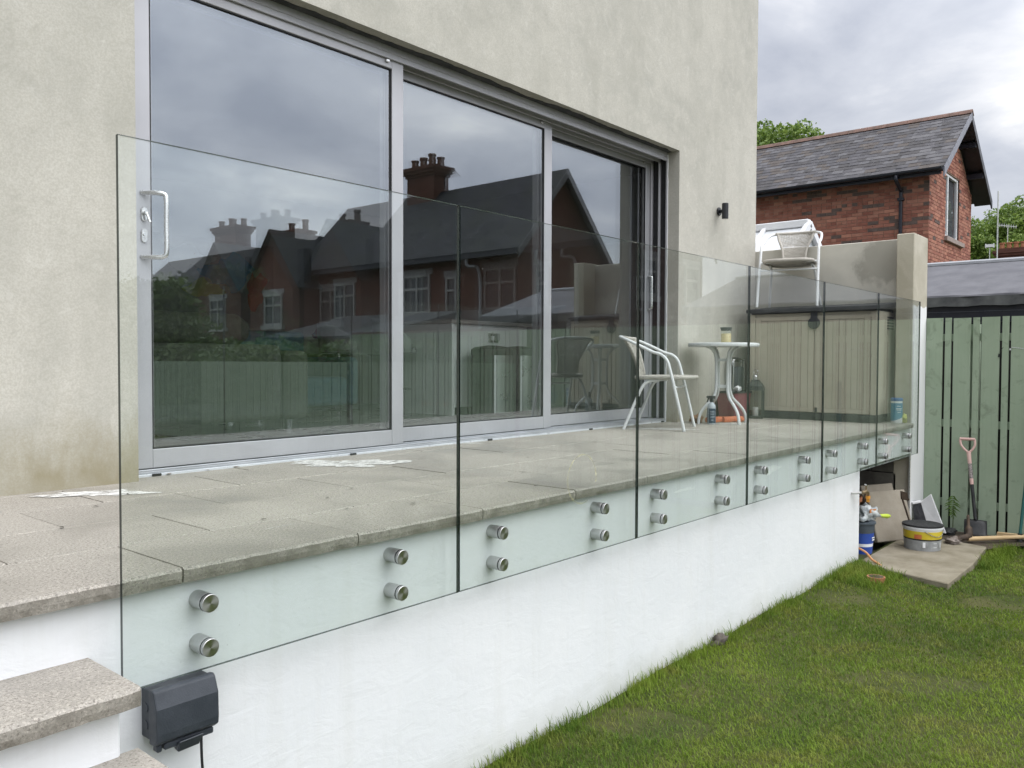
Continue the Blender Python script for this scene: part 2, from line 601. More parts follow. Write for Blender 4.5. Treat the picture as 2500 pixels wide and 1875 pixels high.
CHROME = simple('chrome', (0.55, 0.55, 0.56), (0.65, 0.65, 0.66), 10, 0.16, 1.0)
SATIN = simple('satin_steel', (0.62, 0.62, 0.61), (0.70, 0.70, 0.69), 20, 0.26, 1.0)
WTUBE = simple('white_tube', (0.66, 0.68, 0.68), (0.76, 0.77, 0.77), 6, 0.35)
MORTAR = simple('paving_mortar', (0.34, 0.32, 0.28), (0.50, 0.47, 0.42), 25, 0.95)
NAVY = simple('slate_blue_plastic', (0.030, 0.036, 0.045), (0.046, 0.053, 0.064), 14, 0.42, 0, 0.15, 220)
SHED = simple('taupe_resin', (0.43, 0.385, 0.305), (0.48, 0.435, 0.35), 3, 0.5, 0, 0.15, 300)
SHEDD = simple('black_resin', (0.020, 0.021, 0.024), (0.034, 0.035, 0.038), 5, 0.45, 0, 0.2, 200)
DARKG = simple('painted_groove_shadow', (0.09, 0.08, 0.06), (0.12, 0.10, 0.08), 5, 0.9)  # dark colour standing in for the shadow between the shed planks
BR = [simple('brick_red', (0.27, 0.112, 0.08), (0.335, 0.15, 0.112), 7, 0.92, 0, 0.6, 50, 0.2),
      simple('brick_orange', (0.31, 0.143, 0.10), (0.37, 0.182, 0.135), 7, 0.92, 0, 0.6, 50, 0.2),
      simple('brick_plum', (0.22, 0.088, 0.066), (0.28, 0.118, 0.088), 7, 0.92, 0, 0.6, 50, 0.2),
      simple('brick_burnt', (0.10, 0.075, 0.068), (0.15, 0.112, 0.098), 7, 0.92, 0, 0.6, 50, 0.2),
      simple('brick_pink', (0.37, 0.165, 0.115), (0.43, 0.21, 0.15), 7, 0.92, 0, 0.6, 50, 0.2)]
BMORT = simple('brick_mortar', (0.23, 0.145, 0.11), (0.32, 0.22, 0.17), 12, 0.95)
SL = [simple('slate_a', (0.055, 0.053, 0.058), (0.095, 0.09, 0.097), 5, 0.65, 0, 0.5, 40, 0.25),
      simple('slate_b', (0.08, 0.077, 0.083), (0.12, 0.115, 0.12), 5, 0.6, 0, 0.5, 40, 0.3),
      simple('slate_c', (0.044, 0.041, 0.043), (0.075, 0.07, 0.071), 5, 0.65, 0, 0.5, 40, 0.25),
      simple('slate_d', (0.07, 0.058, 0.052), (0.105, 0.09, 0.08), 5, 0.65, 0, 0.5, 40, 0.25)]
RIDGE = simple('terracotta_ridge', (0.10, 0.065, 0.05), (0.20, 0.115, 0.09), 6, 0.85, 0, 0.4, 40)
FASCIA = simple('black_fascia', (0.012, 0.014, 0.024), (0.022, 0.024, 0.034), 4, 0.4)
BARGE = simple('grey_bargeboard', (0.17, 0.175, 0.21), (0.22, 0.225, 0.26), 4, 0.5)
UPVC = simple('white_upvc', (0.74, 0.75, 0.77), (0.80, 0.81, 0.82), 3, 0.3)
STONE = simple('stone_sill', (0.26, 0.21, 0.19), (0.34, 0.28, 0.25), 9, 0.85)
FELT = simple('grey_roof_felt', (0.108, 0.108, 0.12), (0.15, 0.15, 0.163), 3, 0.9, 0, 0.5, 30)
FELTD = simple('dark_felt_drip', (0.045, 0.047, 0.048), (0.10, 0.105, 0.10), 5, 0.85)
WOODP = simple('pale_ash', (0.50, 0.35, 0.18), (0.60, 0.44, 0.25), 6, 0.6)
WOODD = simple('weathered_timber', (0.16, 0.13, 0.10), (0.24, 0.20, 0.16), 8, 0.85)
CONC = simple('concrete_flag', (0.19, 0.165, 0.115), (0.28, 0.25, 0.19), 5, 0.9, 0, 0.5, 60)
CONCL = simple('leaning_concrete', (0.27, 0.235, 0.185), (0.36, 0.32, 0.26), 4, 0.9, 0, 0.5, 60)
BLOCK = simple('grey_blockwork', (0.12, 0.113, 0.097), (0.18, 0.17, 0.147), 9, 0.95, 0, 0.8, 40)
EARTH = simple('bare_earth', (0.05, 0.037, 0.026), (0.09, 0.07, 0.05), 12, 0.98, 0, 0.8, 40)
TERRA = simple('terracotta_pot', (0.32, 0.13, 0.065), (0.40, 0.18, 0.10), 8, 0.85)
IRON = simple('rusty_iron', (0.06, 0.045, 0.035), (0.12, 0.085, 0.06), 14, 0.7, 0.4, 0.4, 60)
def m_spill():
    b = NB('spilt_white_paint')
    df = b.n('ShaderNodeBsdfDiffuse')
    b.lk(b.mix(b.noise(40, 3), (0.60, 0.59, 0.56), (0.74, 0.73, 0.70)), df.inputs[0])
    tr = b.n('ShaderNodeBsdfTransparent')
    mx = b.n('ShaderNodeMixShader')
    st = b.noise(13, 5, 0.7, 0.5, vec=b.mapv(b.P(), (1, 3.2, 1), (0, 0, 0), (0, 0, R(38))))
    gr = b.noise(120, 3, 0.7)
    b.lk(b.rng(b.math('ADD', st, b.math('MULTIPLY', gr, 0.35)), 0.55, 0.68), mx.inputs[0])
    b.lk(tr.outputs[0], mx.inputs[1])
    b.lk(df.outputs[0], mx.inputs[2])
    b.lk(mx.outputs[0], b.out.inputs[0])
    return b.m


PAINTW = m_spill()


# ================================================================ mesh helpers
class MB:
    def __init__(s):
        s.v = []
        s.f = []
        s.mi = []

    def add(s, vs, fs, mi=0):
        o = len(s.v)
        s.v += [tuple(p) for p in vs]
        s.f += [tuple(i + o for i in f) for f in fs]
        s.mi += [mi] * len(fs)
        return s

    def box(s, x0, x1, y0, y1, z0, z1, mi=0):
        return s.add([(x0, y0, z0), (x1, y0, z0), (x1, y1, z0), (x0, y1, z0), (x0, y0, z1), (x1, y0, z1), (x1, y1, z1), (x0, y1, z1)],
                     [(0, 3, 2, 1), (4, 5, 6, 7), (0, 1, 5, 4), (1, 2, 6, 5), (2, 3, 7, 6), (3, 0, 4, 7)], mi)

    def hexa(s, p, mi=0):
        return s.add(p, [(0, 3, 2, 1), (4, 5, 6, 7), (0, 1, 5, 4), (1, 2, 6, 5), (2, 3, 7, 6), (3, 0, 4, 7)], mi)

    def obox(s, c, ax, ay, az, mi=0):
        c, ax, ay, az = map(Vector, (c, ax, ay, az))
        return s.hexa([c - ax - ay - az, c + ax - ay - az, c + ax + ay - az, c - ax + ay - az, c - ax - ay + az, c + ax - ay + az, c + ax + ay + az, c - ax + ay + az], mi)

    def bar(s, p0, p1, wd, th, up=(0, 0, 1), mi=0):
        p0, p1 = Vector(p0), Vector(p1)
        d = (p1 - p0)
        L = d.length
        d.normalize()
        sd = d.cross(Vector(up))
        if sd.length < 1e-6:
            sd = Vector((1, 0, 0))
        sd.normalize()
        u = sd.cross(d)
        return s.obox((p0 + p1) / 2, d * L / 2, sd * wd / 2, u * th / 2, mi)

    def tube(s, pts, r, seg=10, cap=True, mi=0, radii=None):
        pts = [Vector(p) for p in pts]
        n = len(pts)
        vs = []
        t0 = (pts[1] - pts[0]).normalized()
        ref = Vector((0, 0, 1)) if abs(t0.z) < 0.9 else Vector((1, 0, 0))
        nrm = (ref - t0 * ref.dot(t0)).normalized()
        for i, p in enumerate(pts):
            t = ((pts[min(i + 1, n - 1)] - p).normalized() + (p - pts[max(i - 1, 0)]).normalized())
            t.normalize()
            nrm = (nrm - t * nrm.dot(t)).normalized()
            bn = t.cross(nrm)
            rr = radii[i] if radii else r
            for k in range(seg):
                a_ = 2 * PI * k / seg
                vs.append(p + nrm * rr * math.cos(a_) + bn * rr * math.sin(a_))
        fs = []
        for i in range(n - 1):
            for k in range(seg):
                k2 = (k + 1) % seg
                fs.append((i * seg + k, i * seg + k2, (i + 1) * seg + k2, (i + 1) * seg + k))
        if cap:
            fs.append(tuple(range(seg - 1, -1, -1)))
            fs.append(tuple((n - 1) * seg + k for k in range(seg)))
        return s.add(vs, fs, mi)

    def lathe(s, prof, seg=24, c=(0, 0, 0), mi=0, sx=1, sy=1, rot=0.0):
        vs, fs = [], []
        n = len(prof)
        for r_, z in prof:
            for k in range(seg):
                a_ = 2 * PI * k / seg + rot
                vs.append((c[0] + r_ * math.cos(a_) * sx, c[1] + r_ * math.sin(a_) * sy, c[2] + z))
        for i in range(n - 1):
            for k in range(seg):
                k2 = (k + 1) % seg
                fs.append((i * seg + k, i * seg + k2, (i + 1) * seg + k2, (i + 1) * seg + k))
        fs.append(tuple(range(seg - 1, -1, -1)))
        fs.append(tuple((n - 1) * seg + k for k in range(seg)))
        return s.add(vs, fs, mi)

    def ycyl(s, c, r, y0, y1, seg=28, mi=0, bev=0.0):
        """cylinder along y, centred at x,z"""
        prof = [(r - bev, y0), (r, y0 + bev), (r, y1 - bev), (r - bev, y1)] if bev else [(r, y0), (r, y1)]
        vs, fs = [], []
        for rr, y in prof:
            for k in range(seg):
                a_ = 2 * PI * k / seg
                vs.append((c[0] + rr * math.cos(a_), y, c[1] + rr * math.sin(a_)))
        n = len(prof)
        for i in range(n - 1):
            for k in range(seg):
                k2 = (k + 1) % seg
                fs.append((i * seg + k, (i + 1) * seg + k, (i + 1) * seg + k2, i * seg + k2))
        fs.append(tuple(range(seg)))
        fs.append(tuple((n - 1) * seg + k for k in range(seg - 1, -1, -1)))
        return s.add(vs, fs, mi)

    def prism(s, poly, axis, a0, a1, mi=0):
        """extrude a 2-D polygon along axis 0/1/2 from a0 to a1"""
        n = len(poly)
        def P3(p, a_):
            q = list(p)
            q.insert(axis, a_)
            return tuple(q)
        vs = [P3(p, a0) for p in poly] + [P3(p, a1) for p in poly]
        fs = [tuple(range(n)), tuple(range(2 * n - 1, n - 1, -1))]
        for i in range(n):
            j = (i + 1) % n
            fs.append((i, i + n, j + n, j))
        return s.add(vs, fs, mi)

    def mesh(s, name, mats, smooth=None):
        me = bpy.data.meshes.new(name)
        me.from_pydata(s.v, [], s.f)
        if not isinstance(mats, (list, tuple)):
            mats = [mats]
        for m in mats:
            me.materials.append(m)
        if len(mats) > 1:
            me.polygons.foreach_set('material_index', s.mi)
        bm = bmesh.new()
        bm.from_mesh(me)
        bmesh.ops.recalc_face_normals(bm, faces=bm.faces)
        bm.to_mesh(me)
        bm.free()
        if smooth is not None:
            me.polygons.foreach_set('use_smooth', [True] * len(me.polygons))
            me.set_sharp_from_angle(angle=R(smooth))
        me.update()
        return me

    def build(s, name, mats, parent=None, smooth=None, bevel=0.0, world=True, seg=1):
        if parent is not None and world:
            o = wloc(parent)
            s.v = [(x - o[0], y - o[1], z - o[2]) for x, y, z in s.v]
        ob = bpy.data.objects.new(name, s.mesh(name, mats, smooth))
        COL.objects.link(ob)
        if parent is not None:
            ob.parent = parent
        if bevel:
            md = ob.modifiers.new('bevel', 'BEVEL')
            md.width = bevel
            md.segments = seg
            md.limit_method = 'ANGLE'
            md.angle_limit = R(40)
        return ob


def wloc(o):
    v = Vector((0, 0, 0))
    while o is not None:
        v = v + o.location
        o = o.parent
    return v


def tag(o, label, cat, group=None):
    o['label'] = label
    o['category'] = cat
    if group:
        o['group'] = group
    return o


def thing(name, label, cat, loc=(0, 0, 0), rotz=0.0, group=None):
    o = bpy.data.objects.new(name, None)
    o.empty_display_size = 0.1
    COL.objects.link(o)
    o.location = loc
    o.rotation_euler = (0, 0, rotz)
    return tag(o, label, cat, group)


def struct(o):
    o['kind'] = 'structure'
    return o


def inst(name, me, parent, loc=(0, 0, 0), rot=(0, 0, 0), scale=(1, 1, 1)):
    o = bpy.data.objects.new(name, me)
    COL.objects.link(o)
    o.parent = parent
    o.location = loc
    o.rotation_euler = rot
    o.scale = scale
    return o


def copy_tree(o, parent=None):
    c = o.copy()
    COL.objects.link(c)
    c.parent = parent
    for ch in list(o.children):
        copy_tree(ch, c)
    return c


def arc(c, r, a0, a1, n, plane='xz', other=0.0):
    o = []
    for i in range(n + 1):
        a_ = a0 + (a1 - a0) * i / n
        u, v = c[0] + r * math.cos(a_), c[1] + r * math.sin(a_)
        o.append({'xz': (u, other, v), 'yz': (other, u, v), 'xy': (u, v, other)}[plane])
    return o


def smoothpath(pts, sub=6):
    """Catmull-Rom through points"""
    pts = [Vector(p) for p in pts]
    o = []
    for i in range(len(pts) - 1):
        p0, p1, p2, p3 = pts[max(i - 1, 0)], pts[i], pts[i + 1], pts[min(i + 2, len(pts) - 1)]
        for k in range(sub):
            t = k / sub
            o.append(0.5 * ((2 * p1) + (p2 - p0) * t + (2 * p0 - 5 * p1 + 4 * p2 - p3) * t * t + (-p0 + 3 * p1 - 3 * p2 + p3) * t ** 3))
    o.append(pts[-1])
    return o

# ================================================================ ground and lawn
GZ = -1.06
g = MB()
g.add([(-900, -900, GZ - 0.03), (900, -900, GZ - 0.03), (900, 900, GZ - 0.03), (-900, 900, GZ - 0.03)], [(0, 1, 2, 3)])
struct(g.build('ground', simple('far_ground', (0.06, 0.075, 0.03), (0.10, 0.10, 0.06), 0.2, 0.95)))


def lawn_z(x, y):
    return GZ + 0.012 * np.sin(x * 1.7 + 0.6) * np.sin(y * 1.3) + 0.045 * np.clip(1 - (-y) / 0.5, 0, 1) + 0.008 * np.sin(x * 5.1 + y * 3.3)


nx, ny = 110, 140
xs = np.linspace(-6, 7.58, nx)
ys = np.linspace(-14, 0.046, ny)
XX, YY = np.meshgrid(xs, ys, indexing='ij')
ZZ = lawn_z(XX, YY)
lw = MB()
lw.v = list(zip(XX.ravel().tolist(), YY.ravel().tolist(), ZZ.ravel().tolist()))
lw.f = [(i * ny + j, (i + 1) * ny + j, (i + 1) * ny + j + 1, i * ny + j + 1) for i in range(nx - 1) for j in range(ny - 1)]
lw.mi = [0] * len(lw.f)
struct(lw.build('lawn', SOIL, smooth=60))

PATIO = [(5.47, -0.66), (6.22, -0.665), (6.97, -0.62), (7.05, -0.30), (7.1, 0.03), (5.78, 0.03), (5.60, -0.22)]


def inpoly(x, y, poly):
    c = np.zeros(len(x), bool)
    n = len(poly)
    for i in range(n):
        x0, y0 = poly[i]
        x1, y1 = poly[(i + 1) % n]
        cond = ((y0 > y) != (y1 > y)) & (x < (x1 - x0) * (y - y0) / (y1 - y0 + 1e-12) + x0)
        c ^= cond
    return c


def blades(name, x, y, h, wd, lean, tint):
    n = len(x)
    z = lawn_z(x, y)
    az = RNG.uniform(0, 2 * PI, n)
    la = RNG.uniform(0, 2 * PI, n)
    # mown grass lies over in a drifting direction
    la = np.where(RNG.random(n) < 0.45, 0.9 * np.sin(x * 1.9 + y * 1.1) + 2.4 + RNG.normal(0, 0.7, n), la)
    dx, dy = np.cos(az) * wd / 2, np.sin(az) * wd / 2
    lx, ly = np.cos(la) * h * lean, np.sin(la) * h * lean
    v = np.empty((n, 5, 3))
    v[:, 0] = np.stack([x - dx, y - dy, z - 0.004], 1)
    v[:, 1] = np.stack([x + dx, y + dy, z - 0.004], 1)
    mx, my, mz = x + lx * 0.38, y + ly * 0.38, z + h * 0.62 * np.sqrt(np.clip(1 - 0.5 * lean ** 2, 0.2, 1))
    v[:, 2] = np.stack([mx + dx * 0.75, my + dy * 0.75, mz], 1)
    v[:, 3] = np.stack([mx - dx * 0.75, my - dy * 0.75, mz], 1)
    v[:, 4] = np.stack([x + lx, y + ly, z + h * np.sqrt(np.clip(1 - lean ** 2 * 0.75, 0.1, 1))], 1)
    base = (np.arange(n) * 5)[:, None]
    me = bpy.data.meshes.new(name)
    me.vertices.add(n * 5)
    me.vertices.foreach_set('co', v.reshape(-1).astype(np.float32))
    loops = np.concatenate([base + np.array([0, 1, 2, 3]), base + np.array([3, 2, 4])], 1).reshape(-1)
    me.loops.add(len(loops))
    me.loops.foreach_set('vertex_index', loops.astype(np.int32))
    st = np.empty((n, 2), np.int32)
    st[:, 0] = np.arange(n) * 7
    st[:, 1] = st[:, 0] + 4
    me.polygons.add(n * 2)
    me.polygons.foreach_set('loop_start', st.reshape(-1))
    me.update(calc_edges=True)
    at = me.attributes.new('tint', 'FLOAT', 'POINT')
    at.data.foreach_set('value', np.repeat(tint, 5).astype(np.float32))
    me.materials.append(GRASS)
    o = bpy.data.objects.new(name, me)
    COL.objects.link(o)
    o['kind'] = 'stuff'
    return o


# near lawn in view, denser near the camera
N = 340000
gx = RNG.uniform(0.2, 7.58, N)
gy = -3.4 * RNG.beta(1.0, 1.35, N) + 0.03
cx_, cy_ = -0.92, -2.06
dist = np.hypot(gx - cx_, gy - cy_)
keep = (RNG.random(N) < np.clip(3.1 / dist, 0.25, 1.0)) & ~inpoly(gx, gy, PATIO) & ~((gx > 7.12) & (gy > -0.62)) & ~((gx > 7.38))
# thin mossy and worn spots
worn = np.sin(gx * 2.9 + 1.0) * np.sin(gy * 3.7 + 2.0) + 0.6 * np.sin(gx * 7.1 + gy * 5.0)
keep &= ~((worn > 0.92) & (RNG.random(N) < 0.72))
gx, gy, dist = gx[keep], gy[keep], dist[keep]
n_ = len(gx)
clump = 0.5 + 0.5 * np.sin(gx * 3.1 + np.sin(gy * 4.0)) * np.sin(gy * 3.6 + np.sin(gx * 2.2))
gh = RNG.uniform(0.013, 0.030, n_) * (0.75 + 0.5 * clump)
wallside = np.clip(1 - (-gy) / 0.16, 0, 1)
gh = gh + wallside * RNG.uniform(0.0, 0.018, n_)
gl = np.clip(RNG.normal(0.78, 0.2, n_), 0.1, 0.99) * (1 - 0.35 * wallside)
gw = np.clip(0.0014 + 0.0005 * dist, 0, 0.005) * RNG.uniform(0.7, 1.3, n_)
o = blades('lawn_grass', gx, gy, gh, gw, gl, RNG.random(n_))
tag(o, 'short mown green lawn in front of the white wall', 'grass')
# tall wisps along the foot of the wall
k = 3000
fx = RNG.uniform(0.5, 5.75, k)
ct = np.array([0.9, 1.55, 1.9, 2.5, 3.05, 3.4, 4.2, 4.9, 5.2, 5.45, 5.6])
fx = np.where(RNG.random(k) < 0.7, RNG.choice(ct, k) + RNG.normal(0, 0.12, k), fx)
fx = np.clip(fx, 0.3, 5.74)
fy = 0.03 - np.abs(RNG.normal(0, 0.03, k))
o = blades('edge_grass', fx, fy, RNG.uniform(0.025, 0.085, k) * np.where(RNG.random(k) < 0.12, 1.3, 0.8), np.full(k, 0.0032), np.clip(RNG.normal(0.4, 0.2, k), 0, 0.9), RNG.random(k))
tag(o, 'uncut tufts of grass along the foot of the white wall', 'grass')
# tufts round the flag stone
k = 3000
ax_ = np.concatenate([RNG.uniform(5.05, 5.65, k // 2), RNG.uniform(6.3, 7.35, k // 2)])
ay_ = np.concatenate([RNG.uniform(-0.35, 0.0, k // 2), RNG.normal(-0.74, 0.05, k // 2)])
kk = ~inpoly(ax_, ay_, PATIO)
ax_, ay_ = ax_[kk], ay_[kk]
o = blades('corner_grass', ax_, ay_, RNG.uniform(0.03, 0.085, len(ax_)), np.full(len(ax_), 0.0045), np.clip(RNG.normal(0.55, 0.2, len(ax_)), 0, 0.95), RNG.random(len(ax_)))
tag(o, 'longer grass around the concrete flag by the store opening', 'grass')
# far lawn behind the camera, seen only mirrored
N = 60000
hx, hy = RNG.uniform(-1.5, 7.5, N), RNG.uniform(-13, -3.2, N)
o = blades('back_lawn_grass', hx, hy, RNG.uniform(0.02, 0.05, N), np.full(N, 0.012), np.clip(RNG.normal(0.7, 0.2, N), 0, 0.98), RNG.random(N))
tag(o, 'short lawn grass running back along the fence', 'grass')

# bare earth strip by fence
m = MB()
pts = [(6.95, -0.62), (7.1, 0.02), (7.62, 0.02), (7.62, -1.1), (7.4, -0.95), (7.25, -0.76)]
m.add([(x, y, GZ + 0.035) for x, y in pts], [tuple(range(len(pts)))])
struct(m.build('soil_bed', EARTH))

# concrete flag on the ground
fl = MB()
fl.prism(PATIO, 2, GZ - 0.02, GZ + 0.055)
struct(fl.build('path', CONC, bevel=0.006))

# ================================================================ terrace paving
ter = MB()
ter.box(-3.2, 7.14, 0.161, 1.745, -0.30, -0.0425)
ter.box(7.142, 7.41, 0.23, 1.63, -0.30, -0.041)
terrace = struct(ter.build('terrace', MORTAR))
mj = MB()
mj.box(-3.2, 7.12, 0.03, 1.745, -0.0405, -0.0045)
mj.build('mortar_bed', MORTAR, terrace)


def slab_mesh(wd, dp, front, sd):
    rnd = random.Random(sd)
    nseg = max(2, int(wd / 0.022)) if front else 1
    th = 0.041
    prof = []
    vs, fs = [], []
    rows = 6
    for i in range(nseg + 1):
        x = wd * i / nseg
        if front:
            j1, j2, j3 = rnd.uniform(-0.0008, 0.0008), rnd.uniform(-0.0012, 0.001), rnd.uniform(-0.0007, 0.0007)
            if rnd.random() < 0.07:
                j2 += 0.004
            endc = 0.004 if i in (0, nseg) else 0.0
            ring = [(x, dp, -th), (x, dp, -0.003), (x, dp - 0.003, 0.0), (x, 0.007 + j2 * 0.6 + endc, 0.0 + j1 * 0.15), (x, 0.0 + j3 + endc, -0.007 + j1), (x, 0.0 - j3 * 0.8 + endc, -th * 0.6), (x, 0.003 + j2 * 0.7 + endc, -th + j1 * 0.5)]
        else:
            ring = [(x, dp, -th), (x, dp, -0.003), (x, dp - 0.003, 0), (x, 0.003, 0), (x, 0, -0.003), (x, 0, -th * 0.6), (x, 0, -th)]
        vs += ring
    n = len(ring)
    mi = []
    for i in range(nseg):
        for k in range(n):
            k2 = (k + 1) % n
            fs.append((i * n + k, i * n + k2, (i + 1) * n + k2, (i + 1) * n + k))
            mi.append(1 if (front and k in (4, 5)) else 0)
    fs += [tuple(range(n)), tuple(nseg * n + k for k in range(n - 1, -1, -1))]
    mi += [0, 0]
    b = MB()
    b.v, b.f, b.mi = vs, fs, mi
    return b.mesh('paving_slab', [GRAN, GRANE])


PITCH = 0.588
rows_y = [(0.006, 0.398), (0.403, 0.797), (0.802, 1.197), (1.202, 1.597), (1.602, 1.752)]
cache = {}
for ri, (y0, y1) in enumerate(rows_y):
    off = 0.175 if ri % 2 == 0 else 0.175 + PITCH / 2
    kx = -6
    while True:
        x0 = off + kx * PITCH + (0.004 * ri if ri != 0 else 0)
        kx += 1
        x1 = x0 + PITCH - 0.005
        a0, a1 = max(x0, -3.2), min(x1, 7.14 if y0 < 0.2 else 7.40)
        if x0 > 7.4:
            break
        if a1 - a0 < 0.03:
            continue
        wd = round(a1 - a0, 4)
        key = (ri == 0, wd, round(y1 - y0, 3), kx % 5 if ri == 0 else 0)
        if key not in cache:
            cache[key] = slab_mesh(wd, y1 - y0, ri == 0, hash(key) % 1000)
        inst('paving_slab', cache[key], terrace, (a0, y0, random.uniform(-0.0012, 0.0012)), (random.uniform(-0.0012, 0.0012), 0, random.uniform(-0.002, 0.002)))


def splash(label, cx, cy, lx, ly, sd, rz=0.0, z=0.0022, n=46, dens=0.5):
    rnd = random.Random(sd)
    ph = [rnd.uniform(0, 6.28) for _ in range(6)]
    pts = []
    for i in range(n):
        t = 2 * PI * i / n
        r = 1 + 0.22 * math.sin(2 * t + ph[0]) + 0.18 * math.sin(3 * t + ph[1]) + 0.14 * math.sin(5 * t + ph[2]) + 0.12 * math.sin(9 * t + ph[3]) + 0.08 * math.sin(14 * t + ph[4])
        x, y = lx * r * math.cos(t), ly * r * math.sin(t)
        pts.append((cx + x * math.cos(rz) - y * math.sin(rz), cy + x * math.sin(rz) + y * math.cos(rz)))
    b = MB()
    b.add([(x, y, z) for x, y in pts] + [(cx, cy, z + 0.0006)], [(i, (i + 1) % n, n) for i in range(n)])
    o_ = b.build('paint_patch', PAINTW)
    return tag(o_, label, 'paint patch')


splash('long white paint smear on the paving beside the rendered wall', 0.55, 1.42, 0.17, 0.085, 3, -0.65)
splash('white paint spill on the paving in front of the door track', 1.87, 1.45, 0.24, 0.17, 8, -0.8)
splash('small white paint mark on the paving close to the door track', 3.09, 1.69, 0.06, 0.018, 5, -0.5)
splash('pale patch on the paving beneath the wicker chair', 4.98, 1.36, 0.24, 0.07, 12, -0.9)  # pale tone laid over the slabs under chair and table
splash('pale patch on the paving beneath the round table', 5.90, 1.16, 0.20, 0.05, 15, -0.9)
splash('thin white paint dash on the paving in front of the first glass panel', 0.66, 0.28, 0.045, 0.004, 21)

# leaf litter
lf = simple('dead_leaf', (0.12, 0.06, 0.03), (0.2, 0.11, 0.06), 30, 0.8)
lfd = simple('dark_leaf', (0.03, 0.025, 0.02), (0.05, 0.04, 0.03), 30, 0.8)
for i, (x, y, s_, mm) in enumerate([(1.02, 1.742, 0.017, lf), (1.22, 1.735, 0.012, lf), (1.38, 1.745, 0.014, lf), (1.10, 0.62, 0.011, lfd), (1.32, 0.74, 0.013, lfd), (1.0, 0.37, 0.010, lfd), (1.24, 0.27, 0.013, lfd), (0.68, 0.42, 0.009, lfd), (0.17, 0.79, 0.012, lfd), (2.2, 0.52, 0.010, lfd), (1.9, 0.2, 0.009, lfd), (0.62, 1.3, 0.008, lfd), (0.42, 1.12, 0.012, lfd), (2.7, 0.9, 0.008, lfd)]):
    b = MB()
    a_ = random.uniform(0, 6.28)
    c_, n2 = math.cos(a_), math.sin(a_)
    pr = [(-1.3, 0, 0.1), (-0.4, 0.5, 0.4), (0.5, 0.42, 0.2), (1.4, 0, 0.6), (0.4, -0.5, 0.3), (-0.5, -0.45, 0.15)]
    b.add([(x + s_ * (p[0] * c_ - p[1] * n2), y + s_ * (p[0] * n2 + p[1] * c_), 0.0035 + s_ * p[2] * 0.5) for p in pr], [(0, 1, 2, 3, 4, 5)])
    o = b.build('fallen_leaf', mm)
    if mm is lf:
        tag(o, 'curled brown dead leaf on the paving against the door track', 'leaf', 'dead leaves by the door track')
    else:
        tag(o, 'small dark leaf scrap lying on the open paving', 'leaf', 'dark scraps on the paving')

# ================================================================ white retaining wall, store opening, pillar
rw = thing('retaining_wall', 'white painted retaining wall holding up the paved terrace', 'wall', (0, 0.045, GZ))
m = MB()
m.box(-3.2, 5.77, 0.045, 0.16, GZ - 0.25, -0.0415)
m.box(5.77, 7.19, 0.046, 0.16, -0.285, -0.0418)
m.build('wall_face', WHITE, rw, bevel=0.006)
m = MB()
m.box(5.775, 7.185, 0.06, 0.17, -0.312, -0.2865)
m.build('lintel_soffit', simple('lintel_shade', (0.06, 0.065, 0.06), (0.10, 0.105, 0.10), 8, 0.8), rw)  # dark colour paints in the shade on the lintel underside
m = MB()
m.box(5.66, 5.768, 0.162, 1.2, GZ - 0.2, -0.31)
m.build('store_side', BLOCK, rw)
m = MB()
for i in range(4):
    for j in range(2):
        zz = GZ + i * 0.196
        y0 = 0.17 + j * 0.445 - (0.22 if i % 2 else 0)
        y1 = y0 + 0.437
        y0 = max(y0, 0.165)
        m.box(7.19 + 0.002 * ((i + j) % 2), 7.30, y0, y1, zz, zz + 0.188)
m.build('store_blockwork', BLOCK, rw, bevel=0.004)
m = MB()
m.box(5.77, 7.30, 1.2, 1.3, GZ - 0.2, -0.31)
m.build('store_back', BLOCK, rw)
# perforated corner bead beside the opening
bead = MB()
bead.box(7.150, 7.186, 0.046, 0.050, GZ + 0.02, -0.30)
ob = bead.build('corner_bead', simple('galvanised', (0.36, 0.36, 0.35), (0.46, 0.46, 0.45), 30, 0.5, 0.5), rw)
hol = MB()
for i in range(56):
    for j in range(3):
        zc_, xc_ = -0.31 - i * 0.013, 7.157 + j * 0.011 + (0.005 if i % 2 else 0)
        if zc_ > GZ + 0.03 and xc_ < 7.184:
            hol.box(xc_ - 0.0035, xc_ + 0.0035, 0.0452, 0.0475, zc_ - 0.0035, zc_ + 0.0035)
hol.build('bead_slots', BLACK, ob)

pil = thing('garden_pillar', 'rendered square pillar with white painted front beside the green fence', 'pillar', (7.42, 0.12, GZ))
m = MB()
m.box(7.19, 7.655, 0.045, 0.195, GZ - 0.2, 1.728)
m.build('shaft', PILLARM, pil, bevel=0.006)

bw = MB()
bw.box(7.42, 7.62, 0.193, 3.4, GZ - 0.2, 1.714)
o = bw.build('boundary_wall', BOUND, bevel=0.006)
tag(o, 'grey beige rendered boundary wall with damp patch behind the shed', 'wall')

